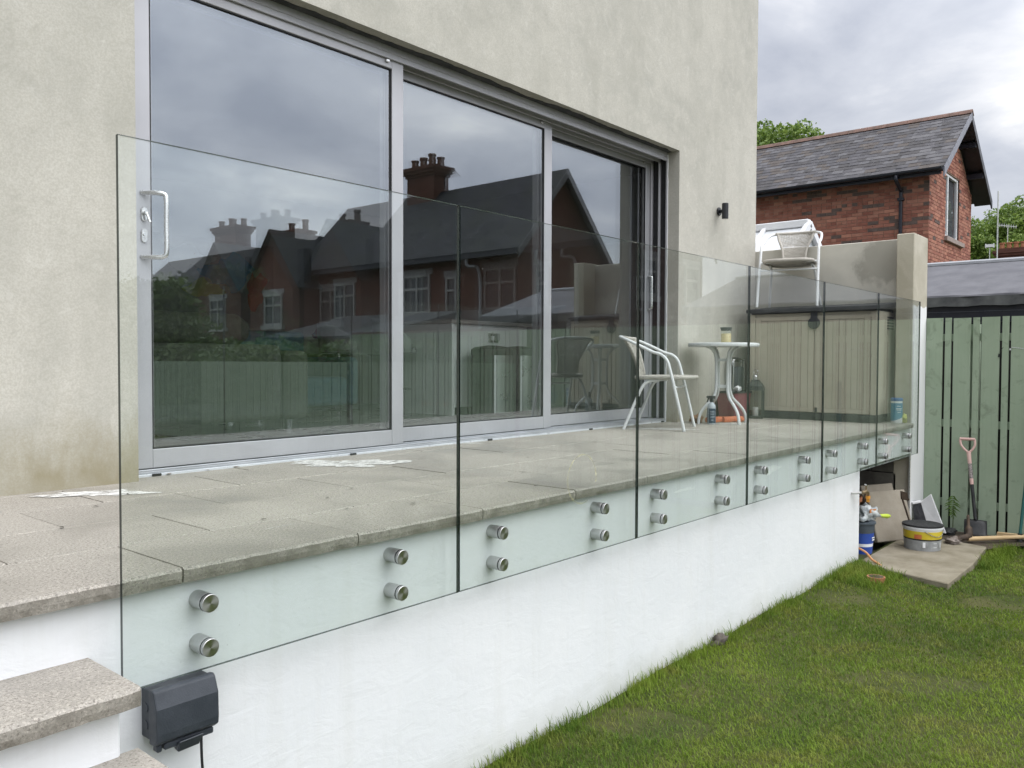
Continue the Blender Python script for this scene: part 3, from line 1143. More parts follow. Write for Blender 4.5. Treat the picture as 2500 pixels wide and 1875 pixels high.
# ================================================================ steps
st = thing('garden_steps', 'white garden steps with granite treads against the retaining wall', 'steps', (-0.9, -0.2, GZ))
sp_ = [(-0.185, 0.05, -0.238, -0.058), (-0.352, -0.165, -0.45, -0.036), (-0.525, -0.375, -0.66, -0.02)]
for i, (zt, yb, yf, xr) in enumerate(sp_):
    me = slab_mesh(1.0, yb - yf, True, 60 + i)
    # right hand tread
    o = inst('tread', me, st, (xr - 1.0 + 0.9, yf + 0.2, zt - GZ), scale=(1, 1, 1.06))
    o2 = inst('tread', me, st, (xr - 2.006 + 0.9, yf + 0.2, zt - GZ), scale=(1, 1, 1.06))
for i, (zt, yb, yf, xr) in enumerate(sp_):
    m = MB()
    yr = yf + 0.058
    m.box(-2.1, xr - 0.022, yr, (0.044 if i == 0 else sp_[i - 1][2] + 0.056) , GZ - 0.1, zt - 0.0435)
    m.build('riser', WHITE, st, bevel=0.006)

# ================================================================ house facade
FY = 1.64
hs = thing('rendered_house', 'modern house wall in raw grey beige cement render around the sliding doors', 'house', (3.3, 1.64, 0))
m = MB()
OL, OR, OT = 0.825, 5.74, 2.441
m.box(-7, OL, FY, 1.76, -0.042, 7.2)
m.box(OR, 7.365, FY, 1.76, -0.042, 7.2)
m.box(OL, OR, FY, 1.76, OT, 7.2)
m.box(-7, 0.79, 1.7602, 2.05, -0.042, 7.2)
m.box(5.80, 7.365, 1.7602, 2.05, -0.042, 7.2)
m.box(0.79, 5.80, 1.7602, 2.05, 2.445, 7.2)
m.build('facade', RENDER, hs)
m = MB()
m.box(7.075, 7.3649, 2.0502, 9.0, -1.2, 7.2)
m.box(-7, 7.3649, 9.0002, 9.3, -1.2, 7.2)
m.box(-7, -6.75, 2.0502, 9.0, -1.2, 7.2)
m.build('outer_wall', RENDER, hs)
m = MB()
m.box(-7.1, 7.42, 1.58, 9.35, 7.2002, 7.4)
m.build('roof', FELT, hs)
# ragged black membrane showing along the head of the opening
m = MB()
n = 150
rnd = random.Random(4)
e_ = 0.0
vs = []
for i in range(n + 1):
    x = OL + (OR - OL) * i / n
    e_ = 0.8 * e_ + rnd.uniform(-0.007, 0.007)
    st_ = 0.014 * math.sin(i * 0.23) * math.sin(i * 0.071 + 1)
    vs += [(x, 1.705 + e_ + st_, 2.4385), (x, 1.765, 2.4385), (x, 1.765, 2.4412), (x, 1.705 + e_ + st_, 2.4412)]
fs = []
for i in range(n):
    for k in range(4):
        fs.append((i * 4 + k, i * 4 + (k + 1) % 4, (i + 1) * 4 + (k + 1) % 4, (i + 1) * 4 + k))
m.add(vs, fs)
m.build('head_membrane', MEMB, hs)
# white sealant bead on the right reveal
m = MB()
pth = [(OR - 0.003, 1.757 + 0.002 * math.sin(i * 1.9), 0.002 + 2.42 * i / 40) for i in range(41)]
m.tube(pth, 0.005, 6)
m.build('sealant_bead', UPVC, hs, smooth=60)

# room behind the glass
RW = simple('room_wall_paint', (0.42, 0.42, 0.41), (0.48, 0.48, 0.47), 1, 0.85)
m = MB(); m.box(-6.7, 7.07, 2.051, 8.98, -0.04, 0.024)
struct(m.build('room_floor', simple('grey_floor_tile', (0.16, 0.16, 0.15), (0.21, 0.21, 0.20), 2, 0.3)))
m = MB(); m.box(-6.7, 7.07, 2.051, 8.98, 2.62, 2.7)
struct(m.build('room_ceiling', RW))
m = MB(); m.box(-6.7, 7.07, 7.2, 7.3, 0.025, 2.619)
struct(m.build('room_wall_back', RW))
m = MB(); m.box(-1.2, -1.1, 2.06, 7.19, 0.025, 2.619)
struct(m.build('room_wall_left', RW))
m = MB(); m.box(6.98, 7.06, 2.06, 7.19, 0.025, 2.619)
struct(m.build('room_wall_right', RW))

# ================================================================ sliding doors
fr = thing('door_frame', 'silver aluminium outer frame and track of the three sliding doors', 'door frame', (3.3, 1.9, 0))
m = MB()
m.box(0.79, 5.80, 1.7604, 2.04, 2.40, 2.4445)
for y0, y1 in ((1.762, 1.776), (1.838, 1.852), (1.918, 1.932), (1.998, 2.03)):
    m.box(0.792, 5.798, y0, y1, 2.366, 2.3995)
m.build('head', ALU, fr, bevel=0.002)
m = MB()
m.box(5.762, 5.80, 1.7604, 2.04, 0.03, 2.3995)
for y0, y1 in ((1.7606, 1.776), (1.838, 1.854), (1.918, 1.934), (1.998, 2.03)):
    m.box(5.733, 5.7618, y0, y1, 0.031, 2.399)
m.build('jamb', ALU, fr, bevel=0.002)
m = MB()
for y0, y1 in ((1.777, 1.837), (1.855, 1.917)):
    m.box(5.757, 5.7616, y0, y1, 0.032, 2.398)
m.build('groove_shade', BLACK, fr)  # black strips paint the shade inside the jamb's track grooves
m = MB()
m.box(0.79, 0.862, 1.7604, 2.04, 0.03, 2.3995)
m.build('jamb', ALU, fr, bevel=0.002)
m = MB()
m.box(0.79, 5.80, 1.755, 2.045, -0.04, 0.022)
for y0, y1 in ((1.757, 1.763), (1.7685, 1.774), (1.838, 1.846), (1.918, 1.926), (1.998, 2.03)):
    m.box(0.864, 5.732, y0, y1, 0.0222, 0.031)
m.build('track', ALUD, fr, bevel=0.0015)
m = MB()
m.box(0.864, 5.73, 1.747, 1.7548, -0.003, 0.011)
m.build('drip_lip', simple('pale_sill', (0.62, 0.64, 0.68), (0.7, 0.72, 0.75), 4, 0.3, 0.2), fr, bevel=0.0015)
for x in (0.96, 2.13, 3.32, 4.53, 5.66):
    m = MB()
    m.box(x - 0.022, x + 0.022, 1.738, 1.7468, 0.0, 0.012)
    m.build('drain_cap', BLACK, fr, bevel=0.002)


def door(label, x0, x1, f, handle=None, ghost=0.0022):
    d = thing('sliding_door', label, 'door', ((x0 + x1) / 2, f + 0.025, 0.03))
    zb, zt, sw = 0.034, 2.392, 0.092
    gz0, gz1 = 0.124, 2.318
    m_ = MB()
    m_.box(x0, x0 + sw, f, f + 0.05, zb, zt)
    m_.box(x1 - sw, x1, f, f + 0.05, zb, zt)
    m_.box(x0 + sw, x1 - sw, f + 0.0006, f + 0.05, zb, gz0)
    m_.box(x0 + sw, x1 - sw, f + 0.0006, f + 0.05, gz1, zt)
    m_.build('frame', ALU, d, bevel=0.0025)
    gx0, gx1 = x0 + sw, x1 - sw
    m_ = MB()
    q = 0.007
    m_.box(gx0, gx0 + q, f + 0.004, f + 0.046, gz0, gz1)
    m_.box(gx1 - q, gx1, f + 0.004, f + 0.046, gz0, gz1)
    m_.box(gx0 + q, gx1 - q, f + 0.004, f + 0.046, gz0, gz0 + q)
    m_.box(gx0 + q, gx1 - q, f + 0.004, f + 0.046, gz1 - q, gz1)
    m_.build('gasket', BLACK, d)
    for k_, (yy, tl) in enumerate(((f + 0.014, 0.0), (f + 0.038, ghost))):
        m_ = MB()
        hw = (gx1 - gx0) / 2
        m_.add([(gx0 + 0.003, yy - tl * hw * 0.9, gz0 + 0.003), (gx1 - 0.003, yy + tl * hw * 0.9, gz0 + 0.003), (gx1 - 0.003, yy + tl * hw * 0.9 + 0.0004, gz1 - 0.003), (gx0 + 0.003, yy - tl * hw * 0.9 + 0.0004, gz1 - 0.003)], [(0, 1, 2, 3)])
        m_.build('glass_pane', (DOORGLASS, DOORGLASS2)[k_], d)
    m_ = MB()
    for x_, yy in ((gx0 + 0.012, 0), (gx1 - 0.012, 0)):
        m_.box(x_ - 0.0045, x_ + 0.0045, f + 0.017, f + 0.034, gz0 + 0.012, gz1 - 0.012)
    m_.build('glazing_spacer', simple('spacer_bar', (0.20, 0.20, 0.21), (0.25, 0.25, 0.26), 4, 0.5), d)
    m_ = MB()
    m_.box(x1 - sw - 0.055, x1 - sw - 0.030, f - 0.016, f - 0.0005, 2.345, 2.362)
    m_.build('bump_stop', SATIN, d, bevel=0.003)
    if handle:
        hx, tx, ty = handle
        hz0, hz1 = 1.030, 1.330
        pth = smoothpath([(hx, f + 0.002, hz1), (hx + (tx - hx) * 0.45, f + (ty - f) * 0.5, hz1), (hx + (tx - hx) * 0.88, f + (ty - f) * 0.9, hz1 - 0.004), (tx, ty, hz1 - 0.030), (tx, ty, (hz0 + hz1) / 2), (tx, ty, hz0 + 0.030), (hx + (tx - hx) * 0.88, f + (ty - f) * 0.9, hz0 + 0.004), (hx + (tx - hx) * 0.45, f + (ty - f) * 0.5, hz0), (hx, f + 0.002, hz0)], 6)
        m_ = MB()
        m_.tube(pth, 0.0115, 14)
        m_.build('handle', SATIN, d, smooth=50)
        pin = [(p.x, 2 * (f + 0.025) - p.y, p.z) for p in pth]
        m_ = MB()
        m_.tube(pin, 0.0115, 12)
        m_.build('inside_handle', SATIN, d, smooth=50)
    return d


d1 = door('sliding glass door with pull handle and locks next to the left rendered wall', 0.868, 2.553, 1.78, (0.915, 0.995, 1.70))
d2 = door('sliding glass door without handle between the other two doors', 2.472, 4.155, 1.86)
d3 = door('sliding glass door with slim pull handle behind the wicker chair', 4.075, 5.756, 1.94, (5.715, 5.69, 1.885))
# lock furniture on the first door
def stadium(cx, cz, w_, h_, n=8):
    r_ = w_ / 2
    return [(cx + r_ * math.cos(t), cz + (h_ / 2 - r_) + r_ * math.sin(t)) for t in np.linspace(0, PI, n)] + [(cx + r_ * math.cos(t), cz - (h_ / 2 - r_) + r_ * math.sin(t)) for t in np.linspace(PI, 2 * PI, n)]
for zc_, kind in ((1.231, 'lever'), (1.131, 'keyhole')):
    m = MB()
    m.prism(stadium(0.926, zc_, 0.030, 0.066), 1, 1.771, 1.7795)
    pl = m.build('lock_plate', SATIN, d1, bevel=0.002)
    m = MB()
    if kind == 'lever':
        m.ycyl((0.926, zc_ + 0.006), 0.010, 1.752, 1.7708, 16)
        m.bar((0.926, 1.755, zc_ + 0.008), (0.941, 1.748, zc_ - 0.040), 0.011, 0.008, (0, 1, 0))
        m.build('thumb_lever', SATIN, pl, bevel=0.002)
    else:
        m.ycyl((0.926, zc_ + 0.006), 0.0085, 1.766, 1.7708, 16)
        m.box(0.9235, 0.9285, 1.767, 1.7708, zc_ - 0.012, zc_ + 0.004)
        m.box(0.925, 0.927, 1.7655, 1.7662, zc_ + 0.001, zc_ + 0.011)
        m.build('lock_cylinder', SATIN, pl)

# ================================================================ wall lamp (unlit)
wl = thing('wall_lamp', 'black up and down cylinder lamp on the rendered wall', 'lamp', (6.47, 1.64, 1.99))
m = MB()
m.lathe([(0.026, -0.075), (0.031, -0.071), (0.031, 0.071), (0.026, 0.075)], 24, (6.465, 1.548, 1.993))
bd = m.build('lamp_body', simple('black_powder', (0.013, 0.014, 0.017), (0.022, 0.023, 0.026), 9, 0.4), wl, smooth=40)
m = MB()
m.lathe([(0.0312, -0.048), (0.0322, -0.046), (0.0312, -0.044)], 24, (6.465, 1.548, 1.993))
m.build('seam_ring', MATS['black_powder'], bd, smooth=40)
m = MB(); m.lathe([(0.022, -0.0765), (0.022, -0.0752)], 20, (6.465, 1.548, 1.993))
m.build('lamp_lens', simple('frosted_lens', (0.5, 0.5, 0.5), (0.55, 0.55, 0.55), 5, 0.3), bd)
m = MB(); m.ycyl((6.508, 2.003), 0.040, 1.622, 1.6398, 28, 0, 0.004)
m.build('back_plate', MATS['black_powder'], wl, smooth=40)
m = MB(); m.bar((6.505, 1.622, 2.0), (6.478, 1.57, 1.997), 0.026, 0.03)
m.build('arm', MATS['black_powder'], wl, bevel=0.003)

# ================================================================ glass balustrade
PW = 1.2
ZB, ZT = -0.279, 1.10
labels = ['frameless glass balustrade panel standing beside the garden steps',
          'second glass balustrade panel from the steps, with a yellow sucker ring',
          'third glass balustrade panel from the garden steps',
          'fourth glass balustrade panel from the garden steps',
          'fifth glass balustrade panel from the steps, above the wall end with the tap',
          'last glass balustrade panel, over the store opening and next to the pillar']


def so_part(c, r, y0, y1, bev, mat, name):
    b_ = MB()
    b_.ycyl((0, 0), r, y0, y1, 30, 0, bev)
    return b_.mesh(name, mat, 35)


me_bar = so_part(None, 0.0245, -0.0080, 0.0455, 0.0, STEEL, 'barrel')
me_wash = so_part(None, 0.0249, -0.0138, -0.0102, 0.0, BLACK, 'washer')
me_wash2 = so_part(None, 0.0248, -0.0101, -0.0081, 0.0, SATIN, 'inner_washer')
me_cap = so_part(None, 0.0245, -0.0260, -0.0139, 0.0012, STEELR, 'cap')
for i in range(6):
    x0, x1 = i * PW + 0.002, (i + 1) * PW - (0.004 if i < 5 else -0.005)
    p = thing('glass_panel', labels[i], 'glass panel', ((x0 + x1) / 2, -0.009, ZB))
    m = MB()
    y0, y1 = -0.0122, 0.0
    m.add([(x0, y0, ZB), (x1, y0, ZB), (x1, y1, ZB), (x0, y1, ZB), (x0, y0, ZT), (x1, y0, ZT), (x1, y1, ZT), (x0, y1, ZT)],
          [(0, 1, 5, 4), (2, 3, 7, 6)], 0)
    m.add([(x0, y0, ZB), (x1, y0, ZB), (x1, y1, ZB), (x0, y1, ZB), (x0, y0, ZT), (x1, y0, ZT), (x1, y1, ZT), (x0, y1, ZT)],
          [(0, 3, 2, 1), (1, 2, 6, 5), (3, 0, 4, 7)], 1)
    m.add([(x0, y0, ZT), (x1, y0, ZT), (x1, y1, ZT), (x0, y1, ZT)], [(0, 1, 2, 3)], 2)
    me = bpy.data.meshes.new('pane')
    lo = wloc(p)
    me.from_pydata([(x - lo[0], y - lo[1], z - lo[2]) for x, y, z in m.v], [], m.f)
    for mm in (GLASS, EDGEG, EDGET):
        me.materials.append(mm)
    me.polygons.foreach_set('material_index', m.mi)
    inst('pane', me, p)
    for ox in (0.228, 0.916):
        for zz in (-0.101, -0.221):
            s_ = inst('standoff', me_bar, p, (x0 + ox - lo[0], -lo[1], zz - lo[2]))
            inst('cap', me_cap, s_)
            inst('washer', me_wash, s_)
            inst('inner_washer', me_wash2, s_)
    if i == 1:
        # faint yellow ring left by a suction lifter
        m = MB()
        n = 60
        pts = []
        for k in range(n + 1):
            t = 2 * PI * k / n
            if 1.15 * PI < t < 1.30 * PI or 1.62 * PI < t < 1.95 * PI:
                continue
            pts.append((t, 1))
        cxr, czr, rr = 1.95, 0.048, 0.104
        ring_v, ring_f = [], []
        for k in range(n):
            t = 2 * PI * k / n
            if 1.62 * PI < t < 1.93 * PI:
                continue
            t2 = 2 * PI * (k + 1) / n
            wv = 0.0026 + 0.0012 * math.sin(k * 0.9)
            o_ = len(ring_v)
            for tt in (t, t2):
                for r_ in (rr - wv, rr + wv):
                    ring_v.append((cxr + r_ * math.cos(tt), -0.0128, czr + r_ * math.sin(tt)))
            ring_f.append((o_, o_ + 1, o_ + 3, o_ + 2))
        m.add(ring_v, ring_f)
        b = NB('sucker_residue')
        df = b.n('ShaderNodeBsdfDiffuse'); df.inputs[0].default_value = (0.62, 0.60, 0.30, 1)
        tr = b.n('ShaderNodeBsdfTransparent')
        mx = b.n('ShaderNodeMixShader')
        b.lk(b.rng(b.noise(30, 4), 0.35, 0.75, 0.15, 0.6), mx.inputs[0]); b.lk(tr.outputs[0], mx.inputs[1]); b.lk(df.outputs[0], mx.inputs[2])
        b.lk(mx.outputs[0], b.out.inputs[0])
        m.build('sucker_mark', b.m, p)

# smears of fresher white paint on the wall behind the glass
for lab, xx, zz, lx, lz, sd in (('fresh white paint smear on the wall behind the fourth glass panel', 4.03, -0.125, 0.17, 0.022, 31), ('thin white plaster streak on the wall just under the paving, third panel', 2.95, -0.12, 0.10, 0.008, 33)):
    b = MB()
    rnd = random.Random(sd)
    n = 40
    ph = [rnd.uniform(0, 6) for _ in range(4)]
    pts = [(xx + lx * (1 + 0.25 * math.sin(3 * t + ph[0]) + 0.12 * math.sin(8 * t + ph[1])) * math.cos(t), 0.0436, zz + lz * (1 + 0.3 * math.sin(4 * t + ph[2]) + 0.2 * math.sin(9 * t + ph[3])) * math.sin(t)) for t in np.linspace(0, 2 * PI, n, endpoint=False)]
    b.add(pts, [tuple(range(n))])
    tag(b.build('paint_smear', simple('fresh_white', (0.84, 0.85, 0.85), (0.88, 0.89, 0.89), 30, 0.5)), lab, 'paint smear')

# ================================================================ wicker armchairs
def make_chair():
    c = thing('wicker_armchair', 'x', 'chair')
    r_ = 0.0125
    # one continuous white tube: front foot, arm, round the back, arm, front foot
    half = [(0.265, -0.235, 0.0), (0.262, -0.185, 0.22), (0.258, -0.125, 0.46), (0.257, -0.095, 0.555), (0.257, -0.045, 0.605), (0.257, 0.02, 0.625), (0.25, 0.14, 0.682), (0.230, 0.235, 0.724), (0.165, 0.30, 0.746), (0.08, 0.325, 0.752)]
    full = half + [(0, 0.33, 0.753)] + [(-x, y, z) for x, y, z in reversed(half)]
    b = MB(); b.tube(smoothpath(full, 5), r_, 12)
    b.build('arm_frame', WTUBE, c, smooth=60, world=False)
    for s in (-1, 1):
        b = MB(); b.tube(smoothpath([(s * 0.19, -0.02, 0.398), (s * 0.192, 0.06, 0.39), (s * 0.20, 0.115, 0.34), (s * 0.225, 0.20, 0.14), (s * 0.24, 0.255, 0.0)], 5), r_, 12)
        b.build('rear_leg', WTUBE, c, smooth=60, world=False)
    b = MB(); b.tube([(-0.26, -0.16, 0.345), (0.26, -0.16, 0.345)], 0.009, 10)
    b.tube([(-0.259, -0.135, 0.418), (0.259, -0.135, 0.418)], 0.009, 10)
    b.build('cross_bar', WTUBE, c, smooth=60, world=False)
    # seat: woven sheet in a wrapped rim
    rim = []
    for k in range(40):
        t = 2 * PI * k / 40
        e_ = 0.55
        cx, sy = math.cos(t), math.sin(t)
        x = 0.225 * math.copysign(abs(cx) ** e_, cx)
        y = -0.045 + 0.235 * math.copysign(abs(sy) ** e_, sy)
        rim.append((x * (1 - 0.10 * (y + 0.28) / 0.47), y, 0.422 - 0.03 * max(0, (y - 0.05))))
    b = MB(); b.tube(rim + [rim[0]], 0.0165, 10, cap=False)
    seat = b.build('seat_rim', WICKER, c, smooth=60, world=False)
    b = MB()
    top = [(x * 0.97, -0.045 + (y + 0.045) * 0.97, z + 0.004) for x, y, z in rim]
    n = len(top)
    mid = [(x * 0.5, -0.045 + (y + 0.045) * 0.5, 0.410) for x, y, z in rim]
    b.add(top + mid + [(0, -0.045, 0.405)], [(i, (i + 1) % n, n + (i + 1) % n, n + i) for i in range(n)] + [(n + i, n + (i + 1) % n, 2 * n) for i in range(n)])
    o_ = b.build('seat', WICKER, c, smooth=60, world=False)
    md = o_.modifiers.new('thick', 'SOLIDIFY'); md.thickness = 0.006
    # woven back: curved strands between two wrapped side tubes
    def bp(u, v):
        # u -1..1 across, v 0..1 up
        wv = 0.112 + 0.056 * v ** 1.3 - 0.022 * math.sin(PI * min(1, v * 1.25))
        y = 0.185 + 0.135 * v - 0.055 * (u * u) * (0.5 + 0.5 * v) - 0.02 * math.sin(PI * v)
        return (u * wv, y, 0.425 + 0.322 * v - 0.006 * u * u)
    for s in (-1, 1):
        b = MB(); b.tube([bp(s, v) for v in np.linspace(-0.02, 1, 12)], 0.011, 8)
        b.build('back_post', WICKER, c, smooth=60, world=False)
    b = MB()
    for k in range(21):
        u = -0.93 + 1.86 * k / 20
        b.tube([bp(u, v) for v in np.linspace(0, 0.99, 9)], 0.0042, 5)
    for k in range(24):
        v = 0.03 + 0.94 * k / 23
        if 0.55 < v < 0.6:
            continue
        b.tube([(p[0], p[1] + (0.0035 if (j + k) % 2 else -0.0035), p[2]) for j, p in enumerate(bp(u, v) for u in np.linspace(-1, 1, 12))], 0.0040, 5)
    b.build('woven_back', WICKER, c, smooth=60, world=False)
    b = MB(); b.tube([bp(u, 1.0) for u in np.linspace(-1.1, 1.1, 12)], 0.0145, 8)
    b.build('back_rail', WICKER, c, smooth=60, world=False)
    return c


ch1 = make_chair()
ch1.location = (5.06, 1.415, 0.0)
ch1.rotation_euler = (0, 0, R(19.5))
tag(ch1, 'white tube and wicker armchair on the paving with its back to the doors', 'chair', 'wicker armchairs')
ch2 = copy_tree(ch1)
ch2.location = (7.10, 1.15, 1.080)
ch2.scale = (1.05, 1.05, 1.05)
ch2.rotation_euler = (R(0), R(0), R(-77))
tag(ch2, 'white tube and wicker armchair standing on top of the storage shed', 'chair', 'wicker armchairs')

# ================================================================ bistro table, jar
tb = thing('bistro_table', 'small round white table with four curved tube legs', 'table', (5.93, 1.29, 0))
b = MB()
b.lathe([(0.05, 0.690), (0.288, 0.690), (0.296, 0.686), (0.306, 0.682), (0.310, 0.688), (0.311, 0.706), (0.306, 0.714), (0.29, 0.716), (0.05, 0.716)], 48)
b.build('table_top', WTUBE, tb, smooth=40, world=False)
for k in range(4):
    a_ = R(60 + 90 * k)
    ca, sa = math.cos(a_), math.sin(a_)
    prf = [(0.165, 0.684), (0.125, 0.668), (0.085, 0.622), (0.072, 0.55), (0.07, 0.45), (0.07, 0.345), (0.076, 0.285), (0.105, 0.222), (0.168, 0.165), (0.222, 0.105), (0.245, 0.04), (0.247, 0.0)]
    b = MB(); b.tube(smoothpath([(r2 * ca, r2 * sa, z) for r2, z in prf], 4), 0.0135, 12)
    b.build('leg', WTUBE, tb, smooth=60, world=False)
for z in (0.565, 0.33):
    b = MB()
    for k in range(4):
        a_, a2 = R(60 + 90 * k), R(60 + 90 * (k + 1))
        b.bar((0.062 * math.cos(a_), 0.062 * math.sin(a_), z), (0.062 * math.cos(a2), 0.062 * math.sin(a2), z), 0.004, 0.026)
    b.build('leg_collar', WTUBE, tb, world=False)

jr = thing('candle_jar', 'glass jar of cream candle wax with dark lid on the round table', 'jar', (5.90, 1.25, 0.716))
b = MB(); b.lathe([(0.040, 0.0), (0.046, 0.004), (0.046, 0.108), (0.043, 0.112)], 28)
b.build('glass_body', JARGLASS, jr, smooth=40, world=False)
b = MB(); b.lathe([(0.040, 0.006), (0.0435, 0.008), (0.0435, 0.082), (0.038, 0.083)], 28)
b.build('wax', simple('cream_wax', (0.62, 0.50, 0.27), (0.68, 0.56, 0.33), 9, 0.5), jr, smooth=40, world=False)
b = MB(); b.lathe([(0.040, 0.107), (0.047, 0.1125), (0.047, 0.126), (0.052, 0.130), (0.052, 0.136), (0.048, 0.138)], 28)
b.build('lid', simple('grey_lid', (0.055, 0.06, 0.055), (0.075, 0.08, 0.075), 9, 0.5), jr, smooth=40, world=False)

# ================================================================ storage shed
sh = thing('storage_shed', 'low taupe plastic storage shed with black lid at the end of the terrace', 'shed', (7.1, 0.85, 0))
X0, X1, SY0, SY1 = 6.85, 7.385, 0.255, 1.455
b = MB(); b.box(X0 - 0.006, X1, SY0 - 0.004, SY1 + 0.004, 0.0, 0.072)
b.build('base', SHEDD, sh, bevel=0.006)
b = MB()
b.box(X0 + 0.02, X1 - 0.004, SY0, SY1, 0.0722, 1.015)
b.build('carcass', SHED, sh, bevel=0.004)
ym = 0.818
for (ya, yb) in ((SY0 + 0.055, ym - 0.003), (ym + 0.003, SY1 - 0.055)):
    b = MB()
    fw = 0.055
    b.box(X0, X0 + 0.0195, ya, ya + fw, 0.076, 0.985)
    b.box(X0, X0 + 0.0195, yb - fw, yb, 0.076, 0.985)
    b.box(X0, X0 + 0.0195, ya + fw, yb - fw, 0.076, 0.118)
    b.box(X0, X0 + 0.0195, ya + fw, yb - fw, 0.945, 0.985)
    dr = b.build('door', SHED, sh, bevel=0.003)
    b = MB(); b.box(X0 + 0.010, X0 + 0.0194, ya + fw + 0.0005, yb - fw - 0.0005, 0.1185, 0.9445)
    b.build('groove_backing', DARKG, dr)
    y_ = ya + fw + 0.002
    nb = 7
    wd = (yb - ya - 2 * fw - 0.002) / nb
    for k in range(nb):
        b = MB(); b.box(X0 + 0.0035, X0 + 0.0099, y_ + k * wd + 0.0012, y_ + (k + 1) * wd - 0.0012, 0.1195, 0.943)
        b.build('plank', SHED, dr, bevel=0.0018)
for ya, yb in ((SY0, SY0 + 0.051), (SY1 - 0.051, SY1)):
    b = MB(); b.box(X0 - 0.001, X0 + 0.0198, ya, yb, 0.0724, 1.012)
    b.build('corner_post', SHED, sh, bevel=0.004)
for yy in (SY0 + 0.053, SY1 - 0.053):
    for zz in (0.97, 0.11):
        b = MB(); b.box(X0 - 0.006, X0 - 0.0012, yy - 0.009, yy + 0.009, zz - 0.014, zz + 0.014)
        b.build('hinge', SHED if zz > 0.5 else SHED, sh, bevel=0.002)
# louvres on the side
for k in range(5):
    b = MB(); b.bar((X0 + 0.30, SY0 - 0.004, 0.965 - k * 0.026), (X0 + 0.47, SY0 - 0.004, 0.965 - k * 0.026), 0.008, 0.012)
    b.build('louvre', SHEDD, sh)
b = MB()
# sloping lid
b.hexa([(X0 - 0.035, SY0 - 0.03, 1.024), (X1 + 0.01, SY0 - 0.03, 1.075), (X1 + 0.01, SY1 + 0.03, 1.075), (X0 - 0.035, SY1 + 0.03, 1.024),
        (X0 - 0.035, SY0 - 0.03, 1.062), (X1 + 0.01, SY0 - 0.03, 1.118), (X1 + 0.01, SY1 + 0.03, 1.118), (X0 - 0.035, SY1 + 0.03, 1.062)])
b.build('lid', SHEDD, sh, bevel=0.008, seg=2)
b = MB(); b.box(X0 + 0.01, X1 - 0.01, SY0 + 0.01, SY1 - 0.01, 1.0152, 1.04)
b.build('lid_seat', SHEDD, sh)
b = MB()
b.box(X0 - 0.018, X0 - 0.001, 0.79, 0.85, 0.93, 1.03)
t_ = [(0.82 + 0.056 * math.cos(q), 0.915 + 0.056 * math.sin(q)) for q in np.linspace(0, 2 * PI, 24, endpoint=False)]
b.prism(t_, 0, X0 - 0.022, X0 - 0.0012)
b.build('hasp', SHEDD, sh, bevel=0.003)
b = MB(); b.box(X0 - 0.010, X0 - 0.0008, 0.782, 0.804, 0.078, 0.122)
b.build('latch', BLACK, sh, bevel=0.002)

# ================================================================ lantern
OLV = simple('olive_black_metal', (0.030, 0.035, 0.030), (0.05, 0.056, 0.048), 10, 0.5, 0.2)
ln = thing('garden_lantern', 'dark metal lantern with bell shaped roof in front of the shed corner', 'lantern', (6.745, 1.345, 0), R(18))
b = MB(); b.box(-0.078, 0.078, -0.078, 0.078, 0, 0.022)
b.build('base', OLV, ln, world=False, bevel=0.004)
for sx in (-1, 1):
    for sy in (-1, 1):
        b = MB(); b.box(sx * 0.070 - 0.007, sx * 0.070 + 0.007, sy * 0.070 - 0.007, sy * 0.070 + 0.007, 0.0222, 0.272)
        b.build('corner_post', OLV, ln, world=False)
for k in range(4):
    b = MB(); b.add([(-0.062, -0.068, 0.024), (0.062, -0.068, 0.024), (0.062, -0.068, 0.27), (-0.062, -0.068, 0.27)], [(0, 1, 2, 3)])
    o = b.build('pane', JARGLASS, ln, world=False)
    o.rotation_euler = (0, 0, k * PI / 2)
q2 = math.sqrt(2)
b = MB(); b.lathe([(0.118, 0.2722), (0.114, 0.278), (0.112, 0.29), (0.104, 0.315), (0.082, 0.34), (0.062, 0.352), (0.052, 0.368), (0.050, 0.374)], 4, rot=PI / 4)
b.build('roof', OLV, ln, world=False)
b = MB(); b.lathe([(0.026, 0.374), (0.026, 0.405), (0.034, 0.408), (0.022, 0.424), (0.006, 0.43)], 18)
b.build('chimney_cap', CHROME, ln, world=False, smooth=40)
b = MB(); b.tube([(0.030 * math.cos(t) * 0.6, 0.030 * math.cos(t) * 0.75, 0.452 + 0.024 * math.sin(t)) for t in np.linspace(0, 2 * PI, 20)], 0.0032, 7, cap=False)
b.build('carry_ring', CHROME, ln, world=False, smooth=60)
b = MB(); b.lathe([(0.026, 0.0224), (0.028, 0.025), (0.028, 0.105), (0.02, 0.109)], 20)
b.build('candle', simple('white_candle', (0.72, 0.71, 0.68), (0.78, 0.77, 0.74), 9, 0.5), ln, world=False, smooth=40)

